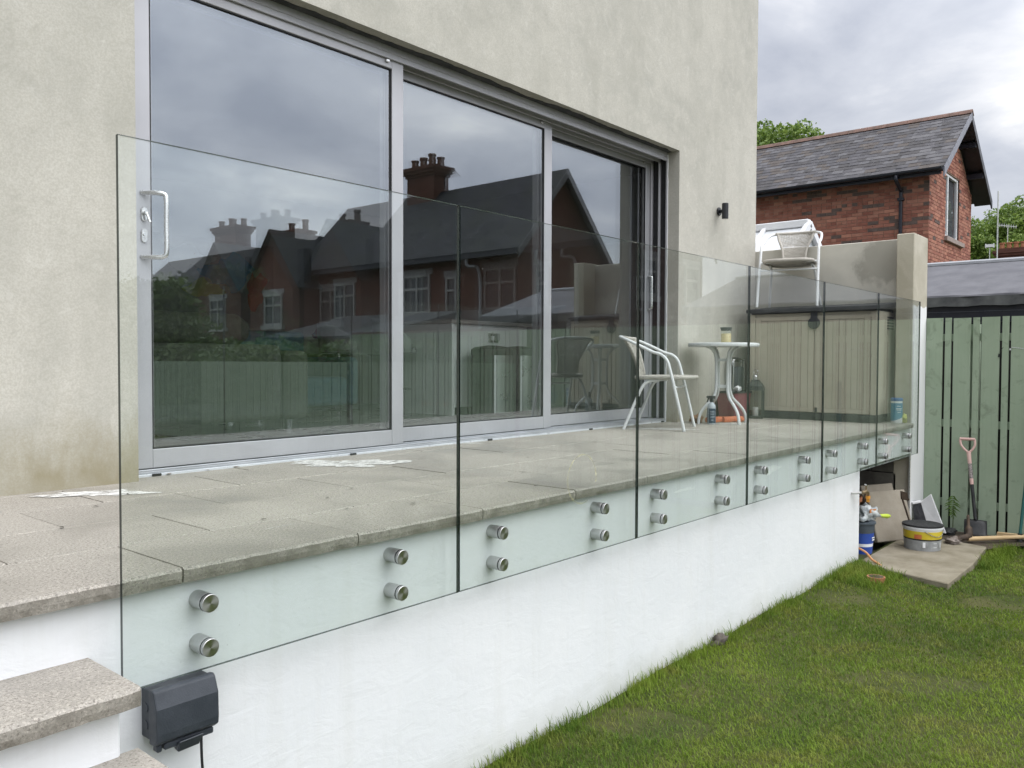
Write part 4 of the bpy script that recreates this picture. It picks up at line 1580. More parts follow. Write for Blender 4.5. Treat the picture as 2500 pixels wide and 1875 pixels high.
# ================================================================ tub with cloth, folded frame, gloves, spray bottle
MAR = simple('maroon_plastic', (0.20, 0.06, 0.075), (0.26, 0.085, 0.10), 6, 0.45)
bt = thing('plastic_tub', 'dusky pink plastic tub with dark rim behind the round table', 'tub', (6.53, 1.47, 0), R(-8))
b = MB()
def rr_box(hw, hd, z):
    return [(-hw, -hd, z), (hw, -hd, z), (hw, hd, z), (-hw, hd, z)]
b.add(rr_box(0.115, 0.085, 0.0) + rr_box(0.135, 0.105, 0.255) + rr_box(0.128, 0.098, 0.255) + rr_box(0.108, 0.078, 0.01),
      [(3, 2, 1, 0)] + [(i, (i + 1) % 4, 4 + (i + 1) % 4, 4 + i) for i in range(4)] + [(4 + i, 4 + (i + 1) % 4, 8 + (i + 1) % 4, 8 + i) for i in range(4)] + [(8 + i, 8 + (i + 1) % 4, 12 + (i + 1) % 4, 12 + i) for i in range(4)] + [(12, 13, 14, 15)])
b.build('body', MAR, bt, world=False, bevel=0.006)
b = MB()
for k in range(4):
    p = rr_box(0.14, 0.11, 0.258)
    b.bar(p[k], p[(k + 1) % 4], 0.012, 0.016)
b.build('rim', SHEDD, bt, world=False)
def blob(name, mat, parent, c, s, sd, n=10, world=False):
    rnd = random.Random(sd)
    bm = bmesh.new()
    bmesh.ops.create_icosphere(bm, subdivisions=3, radius=1.0)
    ph = [(Vector((rnd.uniform(-1, 1), rnd.uniform(-1, 1), rnd.uniform(-1, 1))).normalized(), rnd.uniform(2, 7), rnd.uniform(0, 6), rnd.uniform(0.05, 0.17)) for _ in range(n)]
    for v in bm.verts:
        d_ = v.co.normalized()
        r_ = 1 + sum(a_ * math.sin(f_ * d_.dot(ax) * 2 + p_) for ax, f_, p_, a_ in ph)
        v.co = Vector((c[0] + d_.x * s[0] * r_, c[1] + d_.y * s[1] * r_, c[2] + d_.z * s[2] * r_))
    me = bpy.data.meshes.new(name)
    bm.to_mesh(me); bm.free()
    me.materials.append(mat)
    me.polygons.foreach_set('use_smooth', [True] * len(me.polygons))
    o_ = bpy.data.objects.new(name, me)
    COL.objects.link(o_)
    o_.parent = parent
    return o_
o = blob('cloth', simple('white_cloth', (0.62, 0.63, 0.63), (0.7, 0.7, 0.7), 20, 0.8), None, (6.56, 1.44, 0.285), (0.032, 0.028, 0.026), 3)
tag(o, 'crumpled white cloth lying on the rim of the pink tub', 'cloth')
# dark contents filling the tub up to the rim
o = blob('rag_heap', simple('dark_rags', (0.04, 0.045, 0.05), (0.08, 0.085, 0.09), 12, 0.9), None, (6.53, 1.475, 0.235), (0.105, 0.078, 0.03), 8)
tag(o, 'dark rags heaped inside the pink tub', 'rags')

fs_ = thing('folding_frame', 'folded steel tube frame standing against the house wall behind the table', 'frame', (6.82, 1.575, 0))
for k, (xo, zt_, hw) in enumerate(((0.0, 0.585, 0.135), (0.03, 0.555, 0.105), (0.06, 0.57, 0.12))):
    b = MB()
    pth = [(6.82 - hw, 1.60 - k * 0.022, 0.0), (6.82 - hw, 1.60 - k * 0.022, zt_ - 0.05), (6.82 - hw + 0.015, 1.60 - k * 0.022, zt_ - 0.012), (6.82 - hw + 0.05, 1.60 - k * 0.022, zt_), (6.82 + hw - 0.05, 1.60 - k * 0.022, zt_), (6.82 + hw - 0.015, 1.60 - k * 0.022, zt_ - 0.012), (6.82 + hw, 1.60 - k * 0.022, zt_ - 0.05), (6.82 + hw, 1.60 - k * 0.022, 0.0)]
    b.tube(smoothpath(pth, 4), 0.008, 8)
    b.build('tube_loop', CHROME, fs_, smooth=60)
b = MB(); b.box(6.70, 6.94, 1.565, 1.59, 0.20, 0.50)
b.build('grey_panel', simple('grey_mesh', (0.10, 0.115, 0.115), (0.15, 0.165, 0.165), 30, 0.7), fs_)
b = MB(); b.box(6.655, 6.675, 1.56, 1.60, 0.42, 0.56)
b.build('rubber_grip', BLACK, fs_, bevel=0.004)

def glove(label, x, y, rz, col, sd):
    rnd = random.Random(sd)
    t = thing('rubber_glove', label, 'glove', (x, y, 0.0), rz, 'rubber gloves by the table')
    b_ = MB()
    b_.tube([(-0.17, 0, 0.017), (-0.10, 0.004, 0.016), (-0.05, 0, 0.018), (0.0, 0, 0.021), (0.045, 0, 0.018), (0.058, 0, 0.012)], 0.02, 12, radii=[0.034, 0.031, 0.027, 0.036, 0.036, 0.018])
    b_.v = [(px_, py_ * 1.25, min(max(pz_ * 1.3, 0.003), 0.05)) for px_, py_, pz_ in b_.v]
    b_.build('cuff_and_palm', col, t, world=False, smooth=60)
    for k in range(4):
        yy = -0.036 + k * 0.023
        ln_ = [0.055, 0.07, 0.073, 0.062][k]
        b_ = MB()
        b_.tube([(0.035, yy, 0.014), (0.035 + ln_ * 0.5, yy * 1.2, 0.017 + rnd.uniform(0, 0.012)), (0.035 + ln_, yy * 1.3 + rnd.uniform(-0.01, 0.01), 0.010)], 0.0105, 8, radii=[0.012, 0.0105, 0.007])
        b_.build('finger', col, t, world=False, smooth=60)
    b_ = MB(); b_.tube([(-0.01, 0.038, 0.014), (0.02, 0.066, 0.020), (0.045, 0.075, 0.012)], 0.011, 8, radii=[0.013, 0.012, 0.008])
    b_.build('thumb', col, t, world=False, smooth=60)
    return t
ORG = simple('orange_rubber', (0.56, 0.16, 0.07), (0.66, 0.22, 0.10), 12, 0.5)
TAN = simple('tan_leather', (0.30, 0.17, 0.09), (0.38, 0.23, 0.13), 12, 0.8)
glove('orange rubber glove with its fingers towards the lantern', 6.17, 1.27, R(-25), ORG, 2)
glove('second orange rubber glove lying beneath the round table', 6.04, 1.36, R(-12), ORG, 3)
o = blob('work_glove', TAN, None, (5.78, 1.47, 0.038), (0.085, 0.05, 0.036), 5)
tag(o, 'crumpled tan work glove on the paving under the round table', 'glove')

sb = thing('spray_bottle', 'trigger spray bottle with dark blue label in front of the table', 'bottle', (5.735, 1.30, 0), R(-49))
b = MB(); b.lathe([(0.034, 0.0), (0.037, 0.003), (0.037, 0.150), (0.035, 0.165), (0.024, 0.183), (0.014, 0.192), (0.014, 0.200)], 28)
b.build('body', simple('clear_grey_plastic', (0.42, 0.46, 0.50), (0.5, 0.54, 0.57), 6, 0.25), sb, world=False, smooth=40)
b = MB()
def wrap(b_, r_, z0, z1, a0, a1, n=14, mi=0):
    vs = []
    for k in range(n + 1):
        t = a0 + (a1 - a0) * k / n
        vs += [(r_ * math.cos(t), r_ * math.sin(t), z0), (r_ * math.cos(t), r_ * math.sin(t), z1)]
    b_.add(vs, [(2 * k, 2 * k + 2, 2 * k + 3, 2 * k + 1) for k in range(n)], mi)
wrap(b, 0.0375, 0.012, 0.140, R(-20), R(200), 22)
wrap(b, 0.0375, 0.012, 0.140, R(215), R(325), 14)
b.build('label', simple('dark_blue_label', (0.025, 0.05, 0.085), (0.04, 0.065, 0.10), 10, 0.4), sb, world=False, smooth=60)
b = MB()
for k, (z0, a0, a1) in enumerate(((0.112, 235, 300), (0.100, 240, 310), (0.088, 238, 296), (0.070, 244, 306), (0.06, 240, 300), (0.036, 250, 285))):
    wrap(b, 0.0379, z0, z0 + (0.006 if k == 5 else 0.0028), R(a0), R(a1), 8)
b.build('print_lines', simple('pale_print', (0.45, 0.5, 0.55), (0.5, 0.55, 0.6), 10, 0.5), sb, world=False)
b = MB(); b.lathe([(0.016, 0.196), (0.017, 0.2), (0.017, 0.222), (0.012, 0.226)], 16)
b.box(-0.012, 0.030, -0.010, 0.010, 0.224, 0.250)
b.hexa([(-0.044, -0.008, 0.232), (-0.012, -0.009, 0.224), (-0.012, 0.009, 0.224), (-0.044, 0.008, 0.232), (-0.044, -0.008, 0.248), (-0.012, -0.009, 0.252), (-0.012, 0.009, 0.252), (-0.044, 0.008, 0.248)])
b.bar((-0.026, 0, 0.233), (-0.038, 0, 0.195), 0.012, 0.006, (0, 1, 0))
b.build('trigger_head', BLACK, sb, world=False, bevel=0.002)

# wipes tub and sponge by the last panel
wt = thing('cleaner_tub', 'blue and white cylindrical wipes tub on the paving by the pillar', 'tub', (7.025, 0.128, 0))
b = MB(); b.lathe([(0.047, 0.0), (0.049, 0.003), (0.049, 0.062)], 32); b.build('white_base', simple('white_plastic', (0.72, 0.73, 0.74), (0.78, 0.79, 0.8), 8, 0.3), wt, world=False, smooth=40)
b = MB()
n = 40
vs = []
for k in range(n + 1):
    t = 2 * PI * k / n
    zlow = 0.040 + 0.020 * math.sin(t * 1 + 2.4)
    vs += [(0.0495 * math.cos(t), 0.0495 * math.sin(t), zlow), (0.0495 * math.cos(t), 0.0495 * math.sin(t), 0.182)]
b.add(vs, [(2 * k, 2 * k + 2, 2 * k + 3, 2 * k + 1) for k in range(n)])
b.build('blue_label', simple('mid_blue_label', (0.04, 0.21, 0.34), (0.06, 0.27, 0.40), 6, 0.35), wt, world=False, smooth=60)
b = MB(); b.lathe([(0.0488, 0.0622), (0.0488, 0.2)], 32); b.build('tub_wall', MATS['white_plastic'], wt, world=False, smooth=40)
b = MB(); b.lathe([(0.050, 0.2002), (0.051, 0.203), (0.051, 0.224), (0.046, 0.228)], 32); b.build('lid', simple('royal_blue', (0.03, 0.12, 0.33), (0.04, 0.15, 0.38), 8, 0.35), wt, world=False, smooth=40)
b = MB()
for z0, a0, a1 in ((0.152, 200, 236), (0.130, 190, 250), (0.118, 196, 245), (0.098, 205, 238)):
    wrap(b, 0.0500, z0, z0 + 0.006, R(a0), R(a1), 8)
b.build('print_lines', MATS['white_plastic'], wt, world=False)
o = blob('sponge', simple('lime_sponge', (0.42, 0.44, 0.10), (0.5, 0.52, 0.16), 30, 0.9), None, (7.075, 0.075, 0.036), (0.028, 0.022, 0.035), 14)
tag(o, 'small yellow green sponge beside the blue wipes tub', 'sponge')

# ================================================================ outdoor socket on the wall
sk = thing('outdoor_socket', 'slate grey weatherproof socket box with cable on the white wall', 'socket', (0.15, 0.045, -0.37))
b = MB()
b.box(0.073, 0.238, -0.004, 0.0448, -0.425, -0.297)
bx_ = b.build('back_box', NAVY, sk, bevel=0.004, seg=2)
for zz in (-0.345, -0.39):
    b = MB()
    b.prism([(0.020 + 0.013 * math.cos(t), zz + 0.013 * math.sin(t)) for t in np.linspace(0, 2 * PI, 16, endpoint=False)], 0, 0.0715, 0.0729)
    b.build('knockout', NAVY, bx_)
b = MB()
prof = [(-0.0045, -0.292), (-0.0045, -0.432), (-0.030, -0.432), (-0.047, -0.420), (-0.049, -0.40), (-0.047, -0.335), (-0.030, -0.294), (-0.020, -0.290)]
b.prism(prof, 0, 0.069, 0.240)
b.build('lid', NAVY, sk, bevel=0.004, seg=2)
b = MB()
b.box(0.078, 0.092, -0.030, -0.006, -0.452, -0.4325)
b.box(0.096, 0.232, -0.034, -0.008, -0.449, -0.4322)
b.build('cable_gland', NAVY, sk, bevel=0.003)
b = MB()
b.hexa([(0.130, -0.036, -0.466), (0.190, -0.036, -0.464), (0.186, -0.010, -0.462), (0.134, -0.010, -0.464), (0.126, -0.052, -0.432), (0.196, -0.052, -0.430), (0.194, -0.012, -0.4495), (0.128, -0.012, -0.4495)])
b.build('latch_tab', NAVY, sk, bevel=0.003)
b = MB(); b.tube(smoothpath([(0.205, -0.018, -0.43), (0.204, -0.019, -0.47), (0.206, -0.018, -0.52), (0.214, -0.012, -0.58), (0.228, 0.0, -0.66), (0.24, 0.02, -0.80), (0.25, 0.03, -1.03)], 6), 0.0038, 8)
b.build('cable', BLACK, sk, smooth=60)

# ================================================================ tap at the wall end
tp = thing('garden_tap', 'old brass garden tap with orange hose connector on the wall end', 'tap', (5.52, 0.045, -0.45))
BRASS = simple('tarnished_brass', (0.20, 0.15, 0.09), (0.30, 0.23, 0.14), 20, 0.45, 0.7)
b = MB(); b.tube([(5.57, 0.046, -0.452), (5.585, 0.0, -0.45), (5.62, -0.03, -0.445)], 0.009, 10)
b.build('pipe', simple('chalky_pipe', (0.5, 0.49, 0.47), (0.6, 0.6, 0.58), 20, 0.7), tp, smooth=60)
b = MB(); b.tube([(5.60, -0.028, -0.447), (5.65, -0.04, -0.44), (5.675, -0.045, -0.455), (5.68, -0.046, -0.485)], 0.013, 10, radii=[0.013, 0.016, 0.014, 0.011])
b.tube([(5.65, -0.04, -0.43), (5.65, -0.04, -0.395)], 0.007, 8)
b.build('valve', BRASS, tp, smooth=60)
b = MB(); b.tube([(5.63, -0.055, -0.392), (5.67, -0.025, -0.390)], 0.005, 8)
b.build('lever', SATIN, tp, smooth=60)
b = MB(); b.tube([(5.68, -0.046, -0.478), (5.681, -0.046, -0.498), (5.681, -0.046, -0.502), (5.682, -0.046, -0.525)], 0.015, 12, radii=[0.017, 0.018, 0.013, 0.012])
b.build('hose_connector', simple('orange_plastic', (0.62, 0.26, 0.03), (0.7, 0.32, 0.05), 9, 0.4), tp, smooth=50)

# ================================================================ store opening clutter
G0 = GZ + 0.055
def tub_round(name, label, x, y, r0, r1, h, bands, cat='bucket', lid=None, rim=None, z=G0):
    t = thing(name, label, cat, (x, y, z))
    for nm, z0, z1, mt in bands:
        ra, rb = r0 + (r1 - r0) * z0 / h, r0 + (r1 - r0) * z1 / h
        b_ = MB(); b_.lathe([(ra, z0 + 0.0002), (rb, z1)], 36)
        b_.build(nm, mt, t, world=False, smooth=40)
    if rim:
        b_ = MB(); b_.lathe([(r1 + 0.002, h), (r1 + 0.008, h + 0.003), (r1 + 0.008, h + 0.016), (r1, h + 0.018)], 36)
        b_.build('rim', rim, t, world=False, smooth=40)
    if lid:
        b_ = MB(); b_.lathe([(r1 + 0.0075, h + 0.0182), (r1 + 0.009, h + 0.020), (r1 + 0.009, h + 0.030), (r1, h + 0.034), (r1 - 0.015, h + 0.030), (0.02, h + 0.028)], 36)
        b_.build('lid', lid, t, world=False, smooth=40)
    return t
GREYP = simple('scuffed_grey_print', (0.24, 0.25, 0.25), (0.36, 0.37, 0.37), 14, 0.5)
YEL = simple('yellow_band', (0.60, 0.46, 0.03), (0.68, 0.54, 0.06), 9, 0.45)
yb_ = tub_round('paint_bucket', 'yellow and grey paint bucket with black lid on the concrete flag', 6.56, -0.22, 0.138, 0.150, 0.175,
          [('grey_band', 0, 0.085, GREYP), ('black_band', 0.085, 0.097, BLACK), ('yellow_band', 0.097, 0.160, YEL), ('white_band', 0.160, 0.175, UPVC)], 'bucket', BLACK, UPVC)
b = MB()
def wrapc(b_, r_, z0, z1, a0, a1, n=8):
    wrap(b_, r_, z0, z1, a0, a1, n)
wrap(b, 0.1475, 0.03, 0.075, R(195), R(203)); wrap(b, 0.1475, 0.032, 0.036, R(228), R(240)); wrap(b, 0.1475, 0.064, 0.068, R(228), R(240)); wrap(b, 0.1475, 0.03, 0.07, R(255), R(258))
b.build('printed_marks', UPVC, yb_, world=False)
b = MB(); wrap(b, 0.1495, 0.10, 0.135, R(170), R(192)); b.build('red_print', simple('red_print', (0.5, 0.12, 0.05), (0.55, 0.2, 0.06), 30, 0.5), yb_, world=False)
b = MB(); b.tube(smoothpath([(0.152 * math.cos(t), 0.152 * math.sin(t), 0.165 - 0.045 * math.sin((t - R(200)) / R(90) * PI)) for t in np.linspace(R(200), R(290), 8)], 3), 0.003, 6)
b.build('bail_handle', SATIN, yb_, world=False, smooth=60)

BLU = simple('blue_bucket_print', (0.02, 0.06, 0.30), (0.03, 0.08, 0.36), 8, 0.4)
DKB = simple('dark_slate_plastic', (0.05, 0.065, 0.08), (0.07, 0.085, 0.10), 8, 0.5)
bb = tub_round('tool_bucket', 'blue printed bucket with dark rim inside the store opening', 6.06, 0.12, 0.085, 0.105, 0.24,
               [('blue_lower', 0, 0.06, BLU), ('white_band', 0.06, 0.085, UPVC), ('blue_upper', 0.085, 0.17, BLU), ('slate_top', 0.17, 0.24, DKB)], 'bucket', None, DKB)
b = MB(); wrap(b, 0.102, 0.130, 0.140, R(250), R(300)); wrap(b, 0.102, 0.112, 0.122, R(252), R(290)); b.build('print_lines', UPVC, bb, world=False)
bg_ = thing('tool_bag', 'crumpled printed plastic bag resting on the blue bucket', 'bag', (6.10, 0.10, G0 + 0.25))
o = blob('bag_body', simple('bag_print', (0.30, 0.34, 0.36), (0.62, 0.64, 0.63), 22, 0.35), bg_, (0.02, 0.0, 0.065), (0.11, 0.07, 0.06), 22)
b = MB(); b.bar((-0.07, -0.055, 0.10), (0.07, -0.062, 0.085), 0.004, 0.03); b.build('orange_strip', simple('orange_print', (0.5, 0.17, 0.05), (0.58, 0.24, 0.08), 20, 0.5), bg_, world=False)
br_ = thing('brush', 'paint brush with lime green handle poking out over the bucket', 'brush', (6.2, 0.05, G0 + 0.29))
b = MB(); b.tube([(0.02, -0.02, 0.0), (0.09, -0.03, -0.012), (0.16, -0.045, -0.022), (0.20, -0.052, -0.026)], 0.016, 12, radii=[0.009, 0.016, 0.019, 0.012])
b.build('handle', simple('lime_plastic', (0.48, 0.60, 0.06), (0.55, 0.68, 0.10), 9, 0.4), br_, world=False, smooth=60)
b = MB(); b.bar((-0.07, 0.0, 0.0), (0.025, -0.02, 0.0), 0.03, 0.014); b.build('bristles', simple('grey_bristle', (0.3, 0.32, 0.32), (0.4, 0.42, 0.42), 40, 0.8), br_, world=False)

def lean_slab(label, x, y, wd, h, th, ry, rz, z=G0, mat=None):
    b_ = MB(); b_.box(-wd / 2, wd / 2, 0, th, 0, h)
    o_ = b_.build('concrete_slab', mat or CONCL, None, bevel=0.006)
    o_.location = (x, y, z)
    o_.rotation_euler = (R(-ry), 0, R(rz))
    return tag(o_, label, 'slab')
lean_slab('broad concrete slab leaning in the mouth of the store opening', 6.72, 0.02, 0.44, 0.44, 0.045, 18, -28)
lean_slab('taller concrete slab leaning behind the broad one in the store', 6.84, 0.13, 0.40, 0.47, 0.045, 16, -24)
ho = thing('rusty_hoe', 'rusty hoe with flat head leaning on the concrete slab', 'hoe', (6.82, -0.08, G0))
b = MB(); b.tube([(6.83, -0.10, G0), (6.70, -0.012, G0 + 0.40)], 0.008, 8); b.build('shaft', IRON, ho, smooth=60)
b = MB(); b.hexa([(6.685, -0.02, G0 + 0.375), (6.775, -0.06, G0 + 0.355), (6.78, -0.05, G0 + 0.350), (6.69, -0.01, G0 + 0.37), (6.665, -0.02, G0 + 0.445), (6.715, -0.05, G0 + 0.43), (6.72, -0.04, G0 + 0.43), (6.67, -0.01, G0 + 0.445)]); b.build('blade', IRON, ho)

sf = MB(); sf.obox((6.9, 0.36, -0.735), Vector((0.26, -0.09, 0.01)), Vector((0.03, 0.09, 0)), (0, 0, 0.011))
tag(sf.build('shelf_plank', WOODD), 'weathered plank shelf wedged across the store opening', 'plank')
sp2 = MB(); sp2.box(6.66, 6.72, 0.36, 0.42, G0 - 0.02, -0.75)
tag(sp2.build('prop_post', WOODD), 'short timber prop under the plank shelf in the store', 'post')
cn = thing('small_can', 'small teal and white can on the plank shelf', 'can', (6.93, 0.32, -0.722))
b = MB(); b.lathe([(0.032, 0), (0.032, 0.07)], 20); b.build('can_body', simple('teal_print', (0.05, 0.25, 0.30), (0.08, 0.32, 0.38), 12, 0.4), cn, world=False, smooth=40)
b = MB(); b.lathe([(0.0325, 0.0702), (0.0325, 0.1), (0.028, 0.112)], 20); b.build('cap', UPVC, cn, world=False, smooth=40)
fp = thing('flower_pot', 'terracotta flower pot standing inside the store by the tap', 'flower pot', (6.46, 0.36, -0.81))
b = MB(); b.lathe([(0.075, 0.0), (0.10, 0.15), (0.116, 0.152), (0.118, 0.19), (0.104, 0.19), (0.09, 0.15)], 28); b.build('pot', TERRA, fp, world=False, smooth=35)
b = MB(); b.box(6.30, 6.62, 0.22, 0.50, G0 - 0.05, -0.811)
tag(b.build('storage_box', SHEDD), 'black plastic box under the flower pot in the store', 'box')
o = blob('maroon_sack', simple('maroon_cloth', (0.12, 0.015, 0.035), (0.17, 0.03, 0.05), 10, 0.7), None, (6.44, 0.42, -0.49), (0.12, 0.09, 0.15), 41)
tag(o, 'crumpled maroon sack stuffed at the top of the store opening', 'sack')
hz = MB(); hz.tube(smoothpath([(5.80, 0.10, G0 + 0.10), (5.78, 0.0, G0 + 0.07), (5.76, -0.06, G0 + 0.02), (5.72, -0.12, G0 + 0.006), (5.70, -0.16, G0 - 0.02)], 5), 0.009, 8)
tag(hz.build('hose', simple('tan_hose', (0.50, 0.24, 0.10), (0.58, 0.30, 0.14), 9, 0.5), smooth=60), 'end of an orange tan hose at the corner of the white wall', 'hose')
pt = thing('buried_pot', 'terracotta pot tipped and half hidden in the grass by the wall', 'flower pot', (5.27, -0.235, GZ - 0.018), 0)
pt.scale = (0.8, 0.8, 0.95)
b = MB(); b.lathe([(0.050, 0.0), (0.066, 0.06), (0.075, 0.062), (0.077, 0.095), (0.066, 0.095)], 24); b.build('pot', TERRA, pt, world=False, smooth=35)
b = MB(); b.lathe([(0.065, 0.0952), (0.02, 0.099)], 16); b.build('compost', EARTH, pt, world=False)

# paint tray tipped against the pillar
ty = thing('mixing_tray', 'white splashed black builder tray tipped against the pillar foot', 'tray', (7.3, -0.03, G0 - 0.02))
b = MB()
def tray_face(pts, off):
    return pts
A = [Vector(p) for p in ((7.30, -0.015, -0.735), (7.31, -0.10, -0.655), (7.30, -0.235, -1.0), (7.28, -0.10, -1.0))]
Bv = Vector((-0.03, 0.085, -0.02))
b.add([*A, A[0] + Vector((0.02, 0, 0)), A[1] + Vector((0.02, 0, 0)), A[2] + Vector((0.02, 0, 0)), A[3] + Vector((0.02, 0, 0))], [(0, 1, 2, 3), (7, 6, 5, 4), (0, 4, 5, 1), (1, 5, 6, 2), (2, 6, 7, 3), (3, 7, 4, 0)])
b.build('white_side', simple('splashed_white', (0.62, 0.62, 0.62), (0.74, 0.74, 0.74), 9, 0.6), ty, bevel=0.004)
b = MB()
C = [A[0] + Vector((-0.002, 0.0, 0)), A[3] + Vector((-0.002, 0, 0)), Vector((7.25, 0.02, -1.0)), Vector((7.25, 0.035, -0.75))]
b.add([*C, *[c + Vector((0.018, 0.0, 0.0)) for c in C]], [(0, 1, 2, 3), (7, 6, 5, 4), (0, 4, 5, 1), (1, 5, 6, 2), (2, 6, 7, 3), (3, 7, 4, 0)])
b.build('black_side', simple('splashed_black', (0.012, 0.012, 0.016), (0.05, 0.05, 0.055), 22, 0.4), ty, bevel=0.003)
b = MB(); b.bar((7.235, 0.04, -0.745), (7.30, -0.02, -0.73), 0.03, 0.022); b.build('rim', simple('splashed_white', (0.62, 0.62, 0.62)), ty, bevel=0.004)

# ================================================================ green picket fence
FX = 7.64
def board_mesh(wd, h):
    b_ = MB(); b_.box(0, 0.019, -wd / 2, wd / 2, 0, h)
    me = b_.mesh('board', FENCE)
    return me
def fence(label, y_start, y_end, zt, x=FX, gap=True):
    t = thing('picket_fence', label, 'fence', (x, y_start, GZ), 0, None)
    hh = zt - GZ - 0.02
    mw, mn = board_mesh(0.143, hh), board_mesh(0.052, hh)
    y = y_start
    rnd = random.Random(int(zt * 100))
    while y > y_end:
        inst('board', mw, t, (rnd.uniform(-0.002, 0.002), y - 0.0715 - y_start, 0.02 + rnd.uniform(-0.003, 0.003)), (0, rnd.uniform(-0.002, 0.002), 0))
        inst('board', mn, t, (rnd.uniform(-0.002, 0.002), y - 0.143 - 0.0205 - 0.026 - y_start, 0.02 + rnd.uniform(-0.003, 0.003)), (0, rnd.uniform(-0.002, 0.002), 0))
        y -= 0.2345
    for z0 in ((0.75, -0.055, -0.80) if zt > 0.8 else (zt - 0.2, -0.75)):
        b_ = MB(); b_.box(x + 0.0195, x + 0.054, y, y_start, z0, z0 + 0.068)
        b_.build('rail', FENCE, t)
    yy = y_start - 0.4
    while yy > y_end:
        b_ = MB(); b_.box(x + 0.055, x + 0.13, yy - 0.04, yy + 0.04, GZ - 0.1, zt - 0.06)
        b_.build('post', FENCE, t)
        yy -= 1.83
    return t
f1 = fence('tall sage green picket fence from the pillar along the lawn', 0.043, -5.1, 0.966)
f2 = fence('lower sage green picket fence continuing towards the far hedge', -5.2, -13.2, 0.52)
# added dark sheet standing for the shadow behind the near pickets
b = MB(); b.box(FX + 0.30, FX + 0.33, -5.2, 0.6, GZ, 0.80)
tag(b.build('fence_gap_shade', simple('gap_shade_black', (0.018, 0.016, 0.016), (0.03, 0.027, 0.025), 6, 0.8)), 'added dark screen standing for the shade behind the tall fence', 'screen')
# wire and small fittings on the fence
b = MB(); b.tube([(FX - 0.004, -0.60, 0.69), (FX - 0.006, -0.585, 0.665), (FX - 0.006, -0.57, 0.62)], 0.002, 6); b.tube([(FX - 0.006, -0.57, 0.63), (FX - 0.006, -0.565, 0.60)], 0.007, 8)
tag(b.build('string_light', BLACK, smooth=60), 'small black hanging bulb holder on the fence board', 'light')
b = MB(); b.tube([(FX - 0.004, -0.662, 0.688), (FX - 0.004, -0.90, 0.655)], 0.0018, 6); b.tube([(FX - 0.004, -0.655, 0.68), (FX - 0.004, -0.655, 0.66)], 0.008, 8)
tag(b.build('wire', CHROME, smooth=60), 'thin wire with bright clip strung across the fence boards', 'wire')

# shovel with pink handle
sv = thing('shovel', 'black square shovel with pale pink D handle leaning on the green fence', 'shovel', (7.45, -0.44, GZ + 0.03))
PNK = simple('pale_pink_plastic', (0.62, 0.40, 0.36), (0.68, 0.46, 0.41), 9, 0.5)
BLK2 = simple('black_steel', (0.022, 0.023, 0.024), (0.05, 0.05, 0.05), 9, 0.5, 0.3)
top, low = Vector((7.585, -0.335, -0.155)), Vector((7.475, -0.435, -0.87))
ax = (top - low).normalized()
sd_ = Vector((0.12, -1, 0.0)).normalized()
hb = top - ax * 0.125
b = MB()
b.tube([top + sd_ * 0.062, top - sd_ * 0.062], 0.0135, 12)
b.build('grip', PNK, sv, smooth=60)
b = MB()
for s in (-1, 1):
    b.tube(smoothpath([top + sd_ * 0.058 * s, top + sd_ * 0.057 * s - ax * 0.05, top + sd_ * 0.032 * s - ax * 0.095, hb], 5), 0.010, 10)
b.build('yoke', PNK, sv, smooth=60)
b = MB(); b.tube([hb + ax * 0.01, hb - ax * 0.05, hb - ax * 0.29], 0.0165, 12, radii=[0.019, 0.017, 0.016])
hd = b.build('sleeve', PNK, sv, smooth=60)
b = MB(); b.tube([hb - ax * 0.10, hb - ax * 0.235], 0.0169, 12); b.build('printed_band', simple('shovel_print', (0.10, 0.09, 0.09), (0.42, 0.36, 0.34), 90, 0.5), hd, smooth=60)
b = MB(); b.tube([hb - ax * 0.285, low], 0.0155, 12); b.build('shaft', BLK2, sv, smooth=60)
b = MB()
bl = Vector((7.40, -0.452, GZ + 0.045))
dn = (bl - low).normalized()
nn = dn.cross(sd_).normalized()
vs, fs = [], []
for i in range(7):
    for j in range(7):
        u, v = (j - 3) / 3, i / 6
        p = low + dn * ((bl - low).length * v) + sd_ * (0.092 * u * (1.0 if v > 0.06 else 0.97)) - nn * (0.016 * (u * u) * (0.5 + 0.5 * (1 - v)))
        vs.append(p)
for i in range(6):
    for j in range(6):
        fs.append((i * 7 + j, i * 7 + j + 1, (i + 1) * 7 + j + 1, (i + 1) * 7 + j))
b.add(vs, fs)
o = b.build('blade', BLK2, sv, smooth=60)
md = o.modifiers.new('thick', 'SOLIDIFY'); md.thickness = 0.004

# pickaxe lying on the earth
pk = thing('mattock', 'mattock with pale wooden handle lying on the earth by the fence', 'mattock', (7.2, -0.5, G0))
b = MB(); b.tube([(7.10, -0.45, GZ + 0.075), (7.35, -0.68, GZ + 0.08), (7.58, -0.90, GZ + 0.085), (7.60, -1.02, GZ + 0.085)], 0.018, 12, radii=[0.021, 0.018, 0.018, 0.019]); b.build('handle', WOODP, pk, smooth=60)
b = MB(); b.tube(smoothpath([(7.0, -0.36, GZ + 0.04), (7.06, -0.40, GZ + 0.08), (7.12, -0.455, GZ + 0.10), (7.17, -0.44, GZ + 0.18), (7.20, -0.43, GZ + 0.27)], 4), 0.02, 8, radii=[0.030] * 4 + [0.028] * 4 + [0.030] * 4 + [0.014] * 4 + [0.008]); b.build('head', IRON, pk, smooth=60)
o = blob('old_glove', simple('muddy_glove', (0.16, 0.13, 0.11), (0.30, 0.26, 0.23), 16, 0.9), None, (6.93, -0.37, GZ + 0.075), (0.075, 0.05, 0.028), 51)
tag(o, 'muddy crumpled glove next to the mattock head', 'glove')
